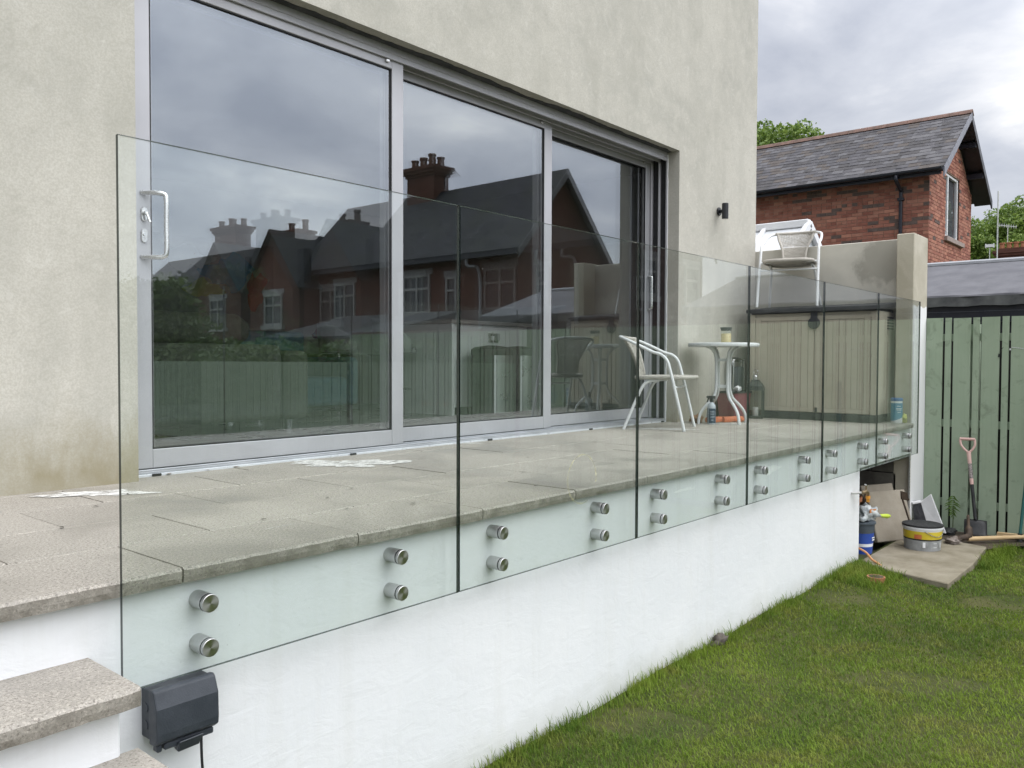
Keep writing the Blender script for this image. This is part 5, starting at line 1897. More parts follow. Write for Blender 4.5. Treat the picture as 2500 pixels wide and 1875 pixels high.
o = blob('black_trowel_pile', BLK2, None, (7.44, -0.22, GZ + 0.055), (0.09, 0.06, 0.03), 52)
tag(o, 'low black heap of tool scraps at the foot of the fence', 'scrap')
b = MB(); b.obox((7.545, -0.77, GZ + 0.075), (0.012, -0.17, 0.0), (0.025, 0.002, 0), (0, 0, 0.014))
tag(b.build('timber_offcut', WOODP), 'pale timber offcut lying along the base of the fence', 'timber')
rk = thing('leaning_pole', 'teal green garden pole leaning on the fence', 'pole', (7.5, -0.80, GZ))
b = MB(); b.tube([(7.475, -0.785, GZ + 0.10), (7.625, -0.86, 0.35)], 0.013, 10); b.build('pole', simple('teal_pole', (0.02, 0.10, 0.09), (0.03, 0.13, 0.12), 6, 0.45), rk, smooth=60)
b = MB(); b.tube([(7.47, -0.782, GZ + 0.02), (7.476, -0.786, GZ + 0.11)], 0.02, 10); b.build('ferrule', BLK2, rk, smooth=60)

# fern
fn = thing('fern', 'small green fern growing against the fence boards', 'fern', (7.56, -0.235, GZ))
FERN = m_leaf('fern_leaf', (0.09, 0.16, 0.03), (0.17, 0.27, 0.06))
b = MB(); b.tube(smoothpath([(7.57, -0.23, GZ), (7.555, -0.235, -0.9), (7.545, -0.235, -0.78)], 4), 0.004, 6); b.build('stem', LEAF2 if False else simple('fern_stem', (0.05, 0.07, 0.02), (0.08, 0.10, 0.03), 9, 0.7), fn, smooth=60)
for k in range(11):
    zz = -0.69 - 0.018 * k
    ln_ = 0.078 * (1 - abs(k - 4) / 9) * (0.85 + 0.3 * math.sin(k * 2.3))
    for s in (-1, 1):
        b = MB()
        pts = []
        for i in range(6):
            t = i / 5
            pts.append(Vector((7.545 - 0.02 * math.sin(t * 2), -0.235 + s * ln_ * t, zz - 0.03 * t * t)))
        wd = 0.015
        vs = []
        for i, p in enumerate(pts):
            ww = wd * math.sin(PI * (0.15 + 0.85 * i / 5))
            vs += [p + Vector((0, 0, ww / 2)), p - Vector((0.004, 0, ww / 2))]
        b.add(vs, [(2 * i, 2 * i + 2, 2 * i + 3, 2 * i + 1) for i in range(5)])
        b.build('frond', FERN, fn)

# ================================================================ garage with felt roof
ga = thing('felt_roof_garage', 'low garage with sloping grey felt roof behind the green fence', 'garage', (10, -1, GZ))
EX, EZ, TX, TZ = 9.2, 1.29, 10.95, 1.84
GY0, GY1 = -3.5, 2.0
b = MB()
ns = 44
vs = []
for i in range(ns + 1):
    y = GY0 + (GY1 - GY0) * i / ns
    wb = 0.006 * math.sin(i * 1.3) + 0.004 * math.sin(i * 3.1)
    vs += [(EX + wb, y, EZ + wb * 0.5), (EX - 0.01 + wb * 2, y, EZ - 0.02), (TX, y, TZ), (TX + 0.06, y, TZ - 0.04), (EX + 0.2, y, EZ - 0.05)]
fs = []
for i in range(ns):
    o_ = i * 5
    fs += [(o_, o_ + 5, o_ + 7, o_ + 2), (o_ + 2, o_ + 7, o_ + 8, o_ + 3), (o_ + 1, o_ + 6, o_ + 5, o_), (o_ + 4, o_ + 9, o_ + 6, o_ + 1), (o_ + 3, o_ + 8, o_ + 9, o_ + 4)]
fs += [(0, 1, 4, 3, 2), tuple(ns * 5 + k for k in (2, 3, 4, 1, 0))]
b.add(vs, fs)
b.build('roof', FELT, ga, smooth=30)
b = MB(); b.hexa([(TX - 0.16, GY0, TZ - 0.045), (TX + 0.1, GY0, TZ - 0.03), (TX + 0.1, GY1, TZ - 0.03), (TX - 0.16, GY1, TZ - 0.045), (TX - 0.155, GY0, TZ - 0.025 + 0.01), (TX + 0.1, GY0, TZ + 0.028), (TX + 0.1, GY1, TZ + 0.028), (TX - 0.155, GY1, TZ - 0.025 + 0.01)])
b.build('ridge_strip', simple('pale_felt', (0.27, 0.28, 0.30), (0.33, 0.34, 0.36), 5, 0.7), ga)
b = MB()
vs = []
for i in range(ns + 1):
    y = GY0 + (GY1 - GY0) * i / ns
    wb = 0.008 * math.sin(i * 1.9 + 1)
    vs += [(EX - 0.008, y, EZ - 0.018), (EX - 0.03 + wb, y, EZ - 0.125 + wb * 0.8), (EX - 0.02 + wb, y, EZ - 0.125 + wb * 0.8), (EX + 0.002, y, EZ - 0.018)]
fs = []
for i in range(ns):
    for k in range(4):
        fs.append((i * 4 + k, i * 4 + (k + 1) % 4, (i + 1) * 4 + (k + 1) % 4, (i + 1) * 4 + k))
b.add(vs, fs)
b.build('felt_drip', FELTD, ga, smooth=30)
b = MB(); b.box(EX + 0.03, EX + 0.10, GY0 + 0.05, GY1 - 0.05, EZ - 0.30, EZ - 0.06)
b.build('fascia', FASCIA, ga, bevel=0.004)
b = MB(); b.box(EX + 0.024, EX + 0.0298, GY0 + 0.05, GY1 - 0.05, EZ - 0.185, EZ - 0.178); b.build('fascia_bead', simple('bead_grey', (0.05, 0.06, 0.08), (0.07, 0.08, 0.1), 4, 0.4), ga)
b = MB(); b.box(EX + 0.12, TX, GY0 + 0.12, GY1 - 0.12, GZ, EZ - 0.08)
b.build('wall', simple('garage_dark_wall', (0.03, 0.032, 0.038), (0.05, 0.052, 0.06), 3, 0.8), ga)

# ================================================================ near brick house
ha = thing('brick_house', 'red brick house with slate roof and dark gutter beyond the boundary wall', 'house', (20, 5, GZ))
HX0, HX1, HY0, HY1 = 18.0, 21.9, 2.578, 12.0
EH, RX, RZ = 4.62, 20.0, 6.17
WX0, WX1, WZ0, WZ1 = 19.40, 20.66, 3.36, 4.80        # gable window
b = MB()
b.box(HX0 + 0.008, HX1 - 0.008, HY0 + 0.35, HY1, GZ - 0.3, EH)
# gable wall around the window opening, leaving a real reveal
yw0, yw1 = HY0 + 0.008, HY0 + 0.3498
def gz(x):
    return EH + (RZ - 0.12 - EH) * (1 - abs(x - RX) / (RX - HX0))
b.prism([(HX0 + 0.008, GZ - 0.3), (WX0, GZ - 0.3), (WX0, gz(WX0)), (HX0 + 0.008, EH)], 1, yw0, yw1)
b.prism([(WX1, GZ - 0.3), (HX1 - 0.008, GZ - 0.3), (HX1 - 0.008, EH), (WX1, gz(WX1))], 1, yw0, yw1)
b.prism([(WX0, GZ - 0.3), (WX1, GZ - 0.3), (WX1, WZ0), (WX0, WZ0)], 1, yw0, yw1)
b.prism([(WX0, WZ1), (WX1, WZ1), (WX1, gz(WX1)), (RX, gz(RX)), (WX0, gz(WX0))], 1, yw0, yw1)
b.build('mortar_wall', BMORT, ha)
# bricks
bl_, bh_, cl_, chh = 0.215, 0.065, 0.225, 0.075
bmeshes = {}
def brick_me(lx, ax_i, mi):
    k_ = (round(lx, 3), ax_i, mi)
    if k_ not in bmeshes:
        b_ = MB()
        if ax_i == 1:
            b_.box(0, 0.03, 0, lx, 0, bh_)
        else:
            b_.box(0, lx, 0, 0.03, 0, bh_)
        bmeshes[k_] = b_.mesh('brick', BR[mi])
    return bmeshes[k_]
cand = []
rb = random.Random(77)
def pick():
    u = rb.random()
    return 0 if u < 0.42 else 1 if u < 0.64 else 2 if u < 0.83 else 3 if u < 0.895 else 4
runb = 0
nc = int((EH - 1.9) / chh)
for c in range(nc + 1):
    z0 = 1.9 + c * chh
    y = HY0 + (0.0 if c % 2 else -0.1125)
    while y < 7.6:
        a0, a1 = max(y, HY0), y + bl_
        if c % 5 == 3:
            a1 = y + 0.1025
        mi = pick()
        if runb > 0 and rb.random() < 0.5:
            mi = 3; runb -= 1
        elif mi == 3:
            runb = 1
        if a1 - a0 > 0.03 and z0 + bh_ < EH + 0.02:
            cand.append((1, HX0 + rb.uniform(-0.003, 0.002), a0, z0, a1 - a0, mi))
        y += (0.1125 if c % 5 == 3 else cl_)
for c in range(60):
    z0 = 1.9 + c * chh
    x = HX0 + (0.03 if c % 2 == 0 else 0.03 - 0.1125)
    while x < HX1:
        a0, a1 = max(x, HX0 + 0.032), min(x + bl_, HX1)
        zc_ = z0 + bh_
        mi = pick()
        if mi == 3 and rb.random() < 0.5:
            mi = 1
        if mi == 0 and rb.random() < 0.5:
            mi = 4
        x += cl_
        if a1 - a0 < 0.03 or zc_ > min(gz(a0), gz(a1)) - 0.01:
            continue
        if a1 > WX0 and a0 < WX1 and zc_ > WZ0 and z0 < WZ1:
            if a0 < WX0 - 0.03:
                a1 = WX0
            elif a1 > WX1 + 0.03:
                a0 = WX1
            else:
                continue
        cand.append((0, a0, HY0 + rb.uniform(-0.003, 0.002), z0, a1 - a0, mi))
def vis(c):
    if c[0] == 1:
        return c[3] > 2.55 and c[2] < 6.2
    return c[3] > 2.35
def bdist(c):
    return math.hypot(c[1] + 0.92, c[2] + 2.06)
vb = sorted([c for c in cand if vis(c)], key=lambda c: bdist(c) * (1.0 if c[0] == 1 else 1.12))
near, rest = vb[:300], vb[300:] + [c for c in cand if not vis(c)]
ho_ = wloc(ha)
for c in near:
    inst('brick', brick_me(c[4], c[0], c[5]), ha, (c[1] - ho_[0], c[2] - ho_[1], c[3] - ho_[2]))
b = MB()
for c in rest:
    if c[0] == 1:
        b.box(c[1], c[1] + 0.03, c[2], c[2] + c[4], c[3], c[3] + bh_, c[5])
    else:
        b.box(c[1], c[1] + c[4], c[2], c[2] + 0.03, c[3], c[3] + bh_, c[5])
o = b.build('brickwork', BR, ha)
o['kind'] = 'stuff'
# window in the gable
wn = MB()
q = 0.06
yf0, yf1 = HY0 + 0.035, HY0 + 0.10
wn.box(WX0, WX0 + q, yf0, yf1, WZ0, WZ1); wn.box(WX1 - q, WX1, yf0, yf1, WZ0, WZ1)
wn.box(WX0 + q, WX1 - q, yf0, yf1, WZ0, WZ0 + q); wn.box(WX0 + q, WX1 - q, yf0, yf1, WZ1 - q, WZ1)
wn.box(WX0 + 0.30, WX0 + 0.37, yf0 - 0.002, yf1, WZ0 + q, WZ1 - q)
wf = wn.build('window', UPVC, ha, bevel=0.004)
for xa, xb in ((WX0 + q, WX0 + 0.30), (WX0 + 0.37, WX1 - q)):
    b = MB(); b.add([(xa, yf0 + 0.03, WZ0 + q), (xb, yf0 + 0.03, WZ0 + q), (xb, yf0 + 0.03, WZ1 - q), (xa, yf0 + 0.03, WZ1 - q)], [(0, 1, 2, 3)])
    b.build('pane', WINGLASS, wf)
b = MB(); b.box(WX0 + q, WX1 - q, yf1 + 0.004, yf1 + 0.012, WZ0 + q, WZ1 - q)
b.build('blind', simple('grey_blind', (0.30, 0.29, 0.31), (0.36, 0.35, 0.37), 3, 0.8), wf)
b = MB(); b.box(WX0 - 0.10, WX1 + 0.30, HY0 - 0.07, HY0 + 0.033, WZ0 - 0.11, WZ0 - 0.003)
b.build('sill', STONE, wf, bevel=0.008)
# slates
sx, sz = (EH - 0.03), 0
e0 = Vector((HX0 - 0.36, 0, EH - 0.08))
r0 = Vector((RX, 0, RZ))
sl_dir = (r0 - e0); SLN = sl_dir.length; sl_dir.normalize()
nrm_ = Vector((-sl_dir.z, 0, sl_dir.x))
YG = HY0 - 0.36
b = MB()
yv = YG + 0.02
b.add([(e0.x, yv, e0.z), (r0.x, yv, r0.z), (r0.x, HY1, r0.z), (e0.x, HY1, e0.z)], [(0, 1, 2, 3)])
e2 = Vector((2 * RX - e0.x, 0, e0.z))
b.add([(r0.x, yv, r0.z), (e2.x, yv, e2.z), (e2.x, HY1, e2.z), (r0.x, HY1, r0.z)], [(0, 1, 2, 3)])
o = b.build('roof', SL[0], ha)
md = o.modifiers.new('thick', 'SOLIDIFY'); md.thickness = 0.05; md.offset = 1 if False else -1
rs = random.Random(5)
smesh = {}
def slate_me(wd, mi):
    k_ = (wd, mi)
    if k_ not in smesh:
        b_ = MB(); b_.box(0, 0.36, 0, wd, 0, 0.009)
        smesh[k_] = b_.mesh('slate', SL[mi])
    return smesh[k_]
sc_ = []
gauge = 0.175
nrow = int(SLN / gauge)
tilt = math.atan2(sl_dir.z, sl_dir.x)
for rI in range(nrow):
    y = YG + (0.0 if rI % 2 else -0.14)
    while y < 9.5:
        wd = rs.choice((0.20, 0.23, 0.23, 0.25))
        mi = rs.choices((0, 1, 2, 3), (0.42, 0.2, 0.22, 0.16))[0]
        yy = max(y, YG)
        ww = round(y + wd - yy, 2)
        if ww > 0.06:
            d_ = rI * gauge - 0.02
            sc_.append((d_, yy, ww - 0.004, mi, rs.uniform(-0.025, 0.025), rs.uniform(-0.012, 0.010)))
        y += wd
def slate_base(s_):
    return e0 + sl_dir * s_[0] + nrm_ * (0.012 + 0.0)
order = sorted(sc_, key=lambda s_: s_[1])
nears, rests = order[:300], order[300:]
for s_ in nears:
    p = slate_base(s_)
    o = inst('slate', slate_me(round(s_[2], 2), s_[3]), ha, (p.x - ho_[0], s_[1] - ho_[1], p.z - ho_[2]), (0, -tilt + 0.035 + s_[5], s_[4]), (min(1.0, max(0.1, (SLN - 0.02 - s_[0]) / 0.36)), 1, 1))
b = MB()
for s_ in rests:
    p = slate_base(s_)
    d2 = (sl_dir * math.cos(0.035) - nrm_ * math.sin(0.035))
    n2_ = (nrm_ * math.cos(0.035) + sl_dir * math.sin(0.035))
    L = min(0.36, max(0.05, SLN - 0.02 - s_[0]))
    c = p + d2 * L / 2 + n2_ * 0.0045
    b.obox((c.x, s_[1] + s_[2] / 2, c.z), d2 * L / 2, (0, s_[2] / 2, 0), n2_ * 0.0045, s_[3])
o = b.build('slating', SL, ha)
o['kind'] = 'stuff'
# ridge tiles
y = YG - 0.02
while y < 9.6:
    b = MB()
    L = 0.45
    pr = [(RX - 0.15, RZ - 0.055), (RX - 0.06, RZ + 0.03), (RX, RZ + 0.06), (RX + 0.06, RZ + 0.03), (RX + 0.15, RZ - 0.055), (RX + 0.12, RZ - 0.07), (RX, RZ + 0.02), (RX - 0.12, RZ - 0.07)]
    b.prism(pr, 1, y, y + L - 0.006)
    b.build('ridge_tile', RIDGE, ha)
    y += L
# verge boards, soffit, gutter, downpipe
b = MB()
for s in (1, -1):
    ex = e0.x if s == 1 else e2.x
    b.hexa([(ex, YG - 0.012, e0.z - 0.20), (RX, YG - 0.012, RZ - 0.17), (RX, YG + 0.018, RZ - 0.17), (ex, YG + 0.018, e0.z - 0.20), (ex, YG - 0.012, e0.z - 0.005), (RX, YG - 0.012, RZ + 0.01), (RX, YG + 0.018, RZ + 0.01), (ex, YG + 0.018, e0.z - 0.005)], 0 if s == 1 else 1)
b.build('bargeboard', [BARGE, FASCIA], ha)
b = MB()
for s in (1, -1):
    ex = e0.x if s == 1 else e2.x
    b.hexa([(ex, YG + 0.019, e0.z - 0.10), (RX, YG + 0.019, RZ - 0.12), (RX, HY0 + 0.02, RZ - 0.12), (ex, HY0 + 0.02, e0.z - 0.10), (ex, YG + 0.019, e0.z - 0.075), (RX, YG + 0.019, RZ - 0.085), (RX, HY0 + 0.02, RZ - 0.085), (ex, HY0 + 0.02, e0.z - 0.075)])
b.build('gable_soffit', FASCIA, ha)
for xx in (18.75, 19.5, 20.6, 21.4):
    b = MB(); zz = gz(xx) - 0.02
    b.box(xx - 0.04, xx + 0.04, YG + 0.02, HY0 + 0.02, zz - 0.10, zz + 0.02)
    b.build('purlin_end', FASCIA, ha)
b = MB(); b.box(e0.x + 0.03, HX0 + 0.05, HY0, HY1, EH - 0.14, EH - 0.11); b.build('eaves_soffit', FASCIA, ha)
b = MB(); b.box(e0.x + 0.02, e0.x + 0.05, HY0 - 0.30, HY1, EH - 0.22, EH - 0.09); b.build('fascia', FASCIA, ha)
b = MB()
gp = [(e0.x - 0.055 + 0.06 * math.cos(t), EH - 0.10 + 0.06 * math.sin(t)) for t in np.linspace(PI, 2 * PI, 9)]
b.prism(gp, 1, HY0 - 0.34, HY1)
b.build('gutter', FASCIA, ha)
b = MB()
pyp = 3.12
b.tube(smoothpath([(e0.x - 0.05, pyp, EH - 0.15), (e0.x - 0.05, pyp, EH - 0.26), (HX0 - 0.10, pyp, EH - 0.42), (HX0 - 0.055, pyp, EH - 0.55), (HX0 - 0.055, pyp, 2.5), (HX0 - 0.055, pyp, GZ)], 5), 0.038, 12)
b.build('downpipe', FASCIA, ha, smooth=60)
for zz in (EH - 0.6, 3.0):
    b = MB(); b.box(HX0 - 0.10, HX0 - 0.002, pyp - 0.06, pyp + 0.06, zz - 0.03, zz + 0.03); b.build('pipe_bracket', FASCIA, ha, bevel=0.004)

# ================================================================ white conservatory roof
cv = thing('conservatory', 'white framed conservatory roof rising behind the boundary wall', 'conservatory', (11, 4, GZ))
CRX, CRZ, CY0, CY1 = 10.8, 2.49, 2.40, 6.2
POLY = simple('opal_polycarbonate', (0.66, 0.68, 0.70), (0.72, 0.74, 0.76), 2, 0.35)
for s in (-1, 1):
    b = MB()
    exx, ezz = CRX + s * 1.15, CRZ - 0.85
    b.hexa([(exx, CY0, ezz - 0.03), (CRX, CY0, CRZ - 0.03), (CRX, CY1, CRZ - 0.03), (exx, CY1, ezz - 0.03), (exx, CY0, ezz), (CRX, CY0, CRZ), (CRX, CY1, CRZ), (exx, CY1, ezz)])
    b.build('roof_panel', POLY, cv)
    y = CY0
    while y <= CY1 + 0.01:
        b = MB(); b.bar((exx, y, ezz + 0.018), (CRX + s * 0.03, y, CRZ + 0.010), 0.055, 0.05); b.build('glazing_bar', UPVC, cv, bevel=0.006)
        y += 0.62
    b = MB(); b.box(exx - 0.06, exx + 0.06, CY0, CY1, ezz - 0.12, ezz - 0.031); b.build('eaves_beam', UPVC, cv)
b = MB(); b.box(CRX - 0.06, CRX + 0.06, CY0 - 0.03, CY1, CRZ - 0.02, CRZ + 0.085); b.build('ridge_beam', UPVC, cv, bevel=0.01)
b = MB(); b.prism([(CRX - 1.15, CRZ - 0.88), (CRX + 1.15, CRZ - 0.88), (CRX, CRZ - 0.032)], 1, CY0 + 0.02, CY0 + 0.04); b.build('gable_panel', POLY, cv)
for s in (-1, 1):
    b = MB(); b.bar((CRX + s * 1.18, CY0 - 0.03, CRZ - 0.86), (CRX, CY0 - 0.03, CRZ + 0.02), 0.05, 0.10); b.build('gable_bar', UPVC, cv)
b = MB(); b.box(CRX - 1.1, CRX + 1.1, CY0 + 0.05, CY1, GZ, CRZ - 0.97); b.build('wall', simple('conservatory_wall', (0.5, 0.5, 0.5), (0.56, 0.56, 0.56), 2, 0.6), cv)

# ================================================================ houses seen mirrored in the doors
def gable_roof(b_, x0, x1, y0, y1, eh, rz, ov=0.3, along='y', th=0.06):
    if along == 'y':
        rx = (x0 + x1) / 2
        k_ = (rz - eh) / (rx - x0)
        for s in (-1, 1):
            ex = x0 - ov if s == -1 else x1 + ov
            ez = eh - ov * k_
            b_.hexa([(ex, y0 - ov, ez), (rx, y0 - ov, rz), (rx, y1 + ov, rz), (ex, y1 + ov, ez), (ex, y0 - ov, ez + th), (rx, y0 - ov, rz + th), (rx, y1 + ov, rz + th), (ex, y1 + ov, ez + th)])
    else:
        ry = (y0 + y1) / 2
        k_ = (rz - eh) / (ry - y0)
        for s in (-1, 1):
            ey = y0 - ov if s == -1 else y1 + ov
            ez = eh - ov * k_
            b_.hexa([(x0 - ov, ey, ez), (x0 - ov, ry, rz), (x1, ry, rz), (x1, ey, ez), (x0 - ov, ey, ez + th), (x0 - ov, ry, rz + th), (x1, ry, rz + th), (x1, ey, ez + th)])


def chimney(parent, x, y, zb, zt, wx, wy, npots, two=False):
    b_ = MB()
    b_.box(x - wx / 2, x + wx / 2, y - wy / 2, y + wy / 2, zb, zt - 0.35)
    for k_, (e_, z0, z1) in enumerate(((0.05, zt - 0.35, zt - 0.25), (0.11, zt - 0.25, zt - 0.13), (0.17, zt - 0.13, zt))):
        b_.box(x - wx / 2 - e_, x + wx / 2 + e_, y - wy / 2 - e_, y + wy / 2 + e_, z0 + 0.0005, z1)
    st_ = b_.build('chimney', BTEX, parent)
    for k_ in range(npots):
        yy = y - wy / 2 + 0.15 + (wy - 0.3) * k_ / max(1, npots - 1)
        hh = 0.36 + 0.12 * ((k_ * 7) % 3 == 1)
        b_ = MB(); b_.lathe([(0.14, 0.0), (0.125, hh * 0.8), (0.155, hh * 0.86), (0.155, hh), (0.11, hh)], 14, (x + (0.12 if k_ % 2 else -0.1), yy, zt + 0.0005))
        b_.build('chimney_pot', simple('sooty_pot', (0.12, 0.055, 0.035), (0.18, 0.085, 0.055), 6, 0.9), st_, smooth=40)
    return st_


def window(parent, axis, pos, c0, c1, z0, z1, split=True, sill=True):
    """white casement; axis 0: wall faces -x at x=pos, c along y; axis 1: wall faces +y at y=pos, c along x"""
    q_ = 0.075
    def bx3(b_, a0, a1, d0, d1, za, zb_):
        if axis == 0:
            b_.box(pos - d1, pos - d0, a0, a1, za, zb_)
        else:
            b_.box(a0, a1, pos + d0, pos + d1, za, zb_)
    b_ = MB()
    bx3(b_, c0, c0 + q_, 0.005, 0.07, z0, z1); bx3(b_, c1 - q_, c1, 0.005, 0.07, z0, z1)
    bx3(b_, c0 + q_, c1 - q_, 0.005, 0.07, z0, z0 + q_); bx3(b_, c0 + q_, c1 - q_, 0.005, 0.07, z1 - q_, z1)
    zt_ = z0 + (z1 - z0) * 0.64
    bx3(b_, c0 + q_, c1 - q_, 0.005, 0.065, zt_ - q_ / 2, zt_ + q_ / 2)
    cm = (c0 + c1) / 2
    if split:
        bx3(b_, cm - q_ / 2, cm + q_ / 2, 0.005, 0.06, z0 + q_, z1 - q_)
    wf_ = b_.build('window', simple('greyish_white', (0.36, 0.36, 0.35), (0.44, 0.44, 0.43), 4, 0.6), parent)  # greyer white than the near house's window frames
    b_ = MB(); bx3(b_, c0 + q_, c1 - q_, 0.012, 0.02, z0 + q_, z1 - q_)
    b_.build('pane', simple('dark_window', (0.04, 0.045, 0.05), (0.06, 0.065, 0.07), 2, 0.08), wf_)
    if sill:
        b_ = MB(); bx3(b_, c0 - 0.12, c1 + 0.12, 0.003, 0.13, z0 - 0.16, z0 - 0.002)
        b_.build('sill', MATS['greyish_white'], wf_)
    b_ = MB(); bx3(b_, c0 - 0.1, c1 + 0.1, 0.002, 0.03, z1 + 0.004, z1 + 0.2)
    b_.build('lintel', simple('grey_lintel', (0.30, 0.29, 0.29), (0.36, 0.35, 0.35), 4, 0.8), wf_)


hb_ = thing('brick_villa', 'large brick house with slate roof and tall six pot chimney across the garden', 'house', (21, -16, GZ))
BX0, BX1, BY0, BY1, BE, BRZ = 18.5, 23.2, -21.5, -10.5, 4.25, 6.75
b = MB(); b.prism([(BX0, GZ), (BX1, GZ), (BX1, BE), ((BX0 + BX1) / 2, BRZ), (BX0, BE)], 1, BY0, BY1)
b.build('wall', BTEX, hb_)
b = MB(); gable_roof(b, BX0, BX1, BY0, BY1, BE, BRZ, 0.32)
b.build('roof', SLATETEX, hb_)
b = MB()
rx = (BX0 + BX1) / 2
kq = (BRZ - BE) / (rx - BX0)
for s in (-1, 1):
    ex = BX0 - 0.34 if s == -1 else BX1 + 0.34
    ez = BE - 0.34 * kq
    b.hexa([(ex, BY1 + 0.30, ez - 0.22), (rx, BY1 + 0.30, BRZ - 0.22), (rx, BY1 + 0.34, BRZ - 0.22), (ex, BY1 + 0.34, ez - 0.22), (ex, BY1 + 0.30, ez + 0.05), (rx, BY1 + 0.30, BRZ + 0.05), (rx, BY1 + 0.34, BRZ + 0.05), (ex, BY1 + 0.34, ez + 0.05)])
b.build('bargeboard', simple('pale_barge', (0.15, 0.15, 0.15), (0.19, 0.19, 0.19), 3, 0.6), hb_)
b = MB(); b.box(BX0 - 0.42, BX0 - 0.30, BY0, BY1 + 0.3, BE - 0.48, BE - 0.36); b.build('gutter', FASCIA, hb_)
b = MB(); b.tube(smoothpath([(BX0 - 0.35, -12.3, BE - 0.45), (BX0 - 0.32, -12.3, BE - 0.7), (BX0 - 0.08, -12.0, BE - 0.95), (BX0 - 0.07, -12.0, 1.0), (BX0 - 0.07, -12.0, GZ)], 4), 0.055, 10); b.build('downpipe', simple('grey_pipe', (0.36, 0.36, 0.38), (0.42, 0.42, 0.44), 3, 0.5), hb_, smooth=60)
b = MB(); b.tube(smoothpath([(BX0 + 0.5, BY1 + 0.35, BE - 0.3), (BX0 + 0.5, BY1 + 0.3, BE - 0.6), (BX0 + 1.1, BY1 + 0.08, BE - 0.95), (BX0 + 1.15, BY1 + 0.07, 1.5), (BX0 + 1.15, BY1 + 0.07, GZ)], 4), 0.055, 10); b.build('downpipe', MATS['grey_pipe'], hb_, smooth=60)
chimney(hb_, rx, -16.9, 5.6, 7.75, 0.75, 1.45, 6)
ae = MB(); ae.tube([(rx, -16.0, 6.9), (rx - 0.1, -15.9, 7.35)], 0.02, 6); ae.tube([(rx - 0.1, -15.9, 7.35), (rx - 0.5, -14.9, 7.25)], 0.012, 6)
for k in range(7):
    p = Vector((rx - 0.1, -15.9, 7.35)).lerp(Vector((rx - 0.5, -14.9, 7.25)), k / 6)
    ae.tube([p + Vector((-0.12, -0.05, 0.12)), p + Vector((0.12, 0.05, -0.12))], 0.008, 5)
ae.build('aerial', BLACK, hb_)
window(hb_, 0, BX0, -15.6, -14.3, 2.15, 3.45)
window(hb_, 0, BX0, -13.55, -13.05, 2.05, 3.3, False)
window(hb_, 0, BX0, -19.6, -18.4, 2.1, 3.4)
window(hb_, 1, BY1, 19.4, 20.3, 2.45, 3.55, False)
window(hb_, 1, BY1, 22.0, 22.9, 2.3, 3.5, False)

hc = thing('twin_gable_house', 'brick house with two small front gables and a stout chimney further down the gardens', 'house', (20, -28, GZ))
b = MB(); b.prism([(18.8, GZ), (23.4, GZ), (23.4, 3.7), (21.1, 5.75), (18.8, 3.7)], 1, -37, -22.2); b.build('wall', BTEX, hc)
b = MB(); gable_roof(b, 18.8, 23.4, -37, -22.2, 3.7, 5.75, 0.3); b.build('roof', SLATETEX, hc)
for ya, yb, rz in ((-23.9, -20.6, 5.55), (-28.0, -24.6, 5.4)):
    b = MB(); b.prism([(ya, GZ), (yb, GZ), (yb, 3.5), ((ya + yb) / 2, rz - 0.02), (ya, 3.5)], 0, 17.6, 21.0); b.build('front_gable_wall', BTEX, hc)
    b = MB(); gable_roof(b, 17.6, 21.1, ya, yb, 3.5, rz, 0.22, 'x'); b.build('front_gable_roof', SLATETEX, hc)
    window(hc, 0, 17.6, (ya + yb) / 2 - 0.6, (ya + yb) / 2 + 0.6, 1.9, 3.1)
    b = MB(); b.tube([(17.9, yb + 0.1, 3.5), (17.9, yb + 0.1, 4.75)], 0.14, 12); b.build('flue', FASCIA, hc)
chimney(hc, 21.1, -31.0, 4.6, 7.0, 0.8, 1.9, 4)
chimney(hc, 21.1, -25.6, 4.9, 6.3, 0.7, 1.0, 2)

# single storey outbuilding and low brick wall between
ob_ = thing('outbuilding', 'low brick outbuilding with lean-to slate roof beyond the far fence', 'outbuilding', (14.5, -13, GZ))
b = MB(); b.prism([(13.5, GZ), (16.5, GZ), (16.5, 1.9), (13.5, 1.2)], 1, -16.2, -11.2); b.build('wall', BTEX, ob_)
b = MB(); b.hexa([(13.2, -16.4, 1.14), (16.6, -16.4, 1.94), (16.6, -11.0, 1.94), (13.2, -11.0, 1.14), (13.2, -16.4, 1.22), (16.6, -16.4, 2.02), (16.6, -11.0, 2.02), (13.2, -11.0, 1.22)]); b.build('roof', SLATETEX, ob_)
b = MB(); b.box(12.4, 12.63, -11.0, -3.9, GZ, 1.25); tag(b.build('garden_wall', BTEX), 'dark brick garden wall beyond the tall fence', 'wall')

# chimney of the house past the garage
hd_ = thing('far_brick_house', 'brick house whose ridge and row of terracotta pots rise past the garage', 'house', (35, 0.5, GZ))
b = MB(); b.prism([(33, GZ), (39, GZ), (39, 2.7), (36, 4.45), (33, 2.7)], 1, -1.5, 4.35); b.build('wall', BTEX, hd_)
b = MB(); gable_roof(b, 33, 39, -1.5, 4.35, 2.7, 4.45, 0.2); b.build('roof', SLATETEX, hd_)
b = MB(); b.box(35.7, 36.3, 2.5, 4.47, 4.1, 4.66); b.box(35.64, 36.36, 2.44, 4.55, 4.661, 4.76); b.box(35.6, 36.4, 2.4, 4.6, 4.761, 4.86); b.box(35.68, 36.32, 2.48, 4.5, 4.861, 4.95)
cs = b.build('chimney', BTEX, hd_)
for k in range(8):
    b = MB(); b.lathe([(0.10, 0), (0.085, 0.18), (0.105, 0.20), (0.105, 0.25), (0.07, 0.25)], 14, (36.0, 4.34 - k * 0.235, 4.9505)); b.build('chimney_pot', TERRA, cs, smooth=40)

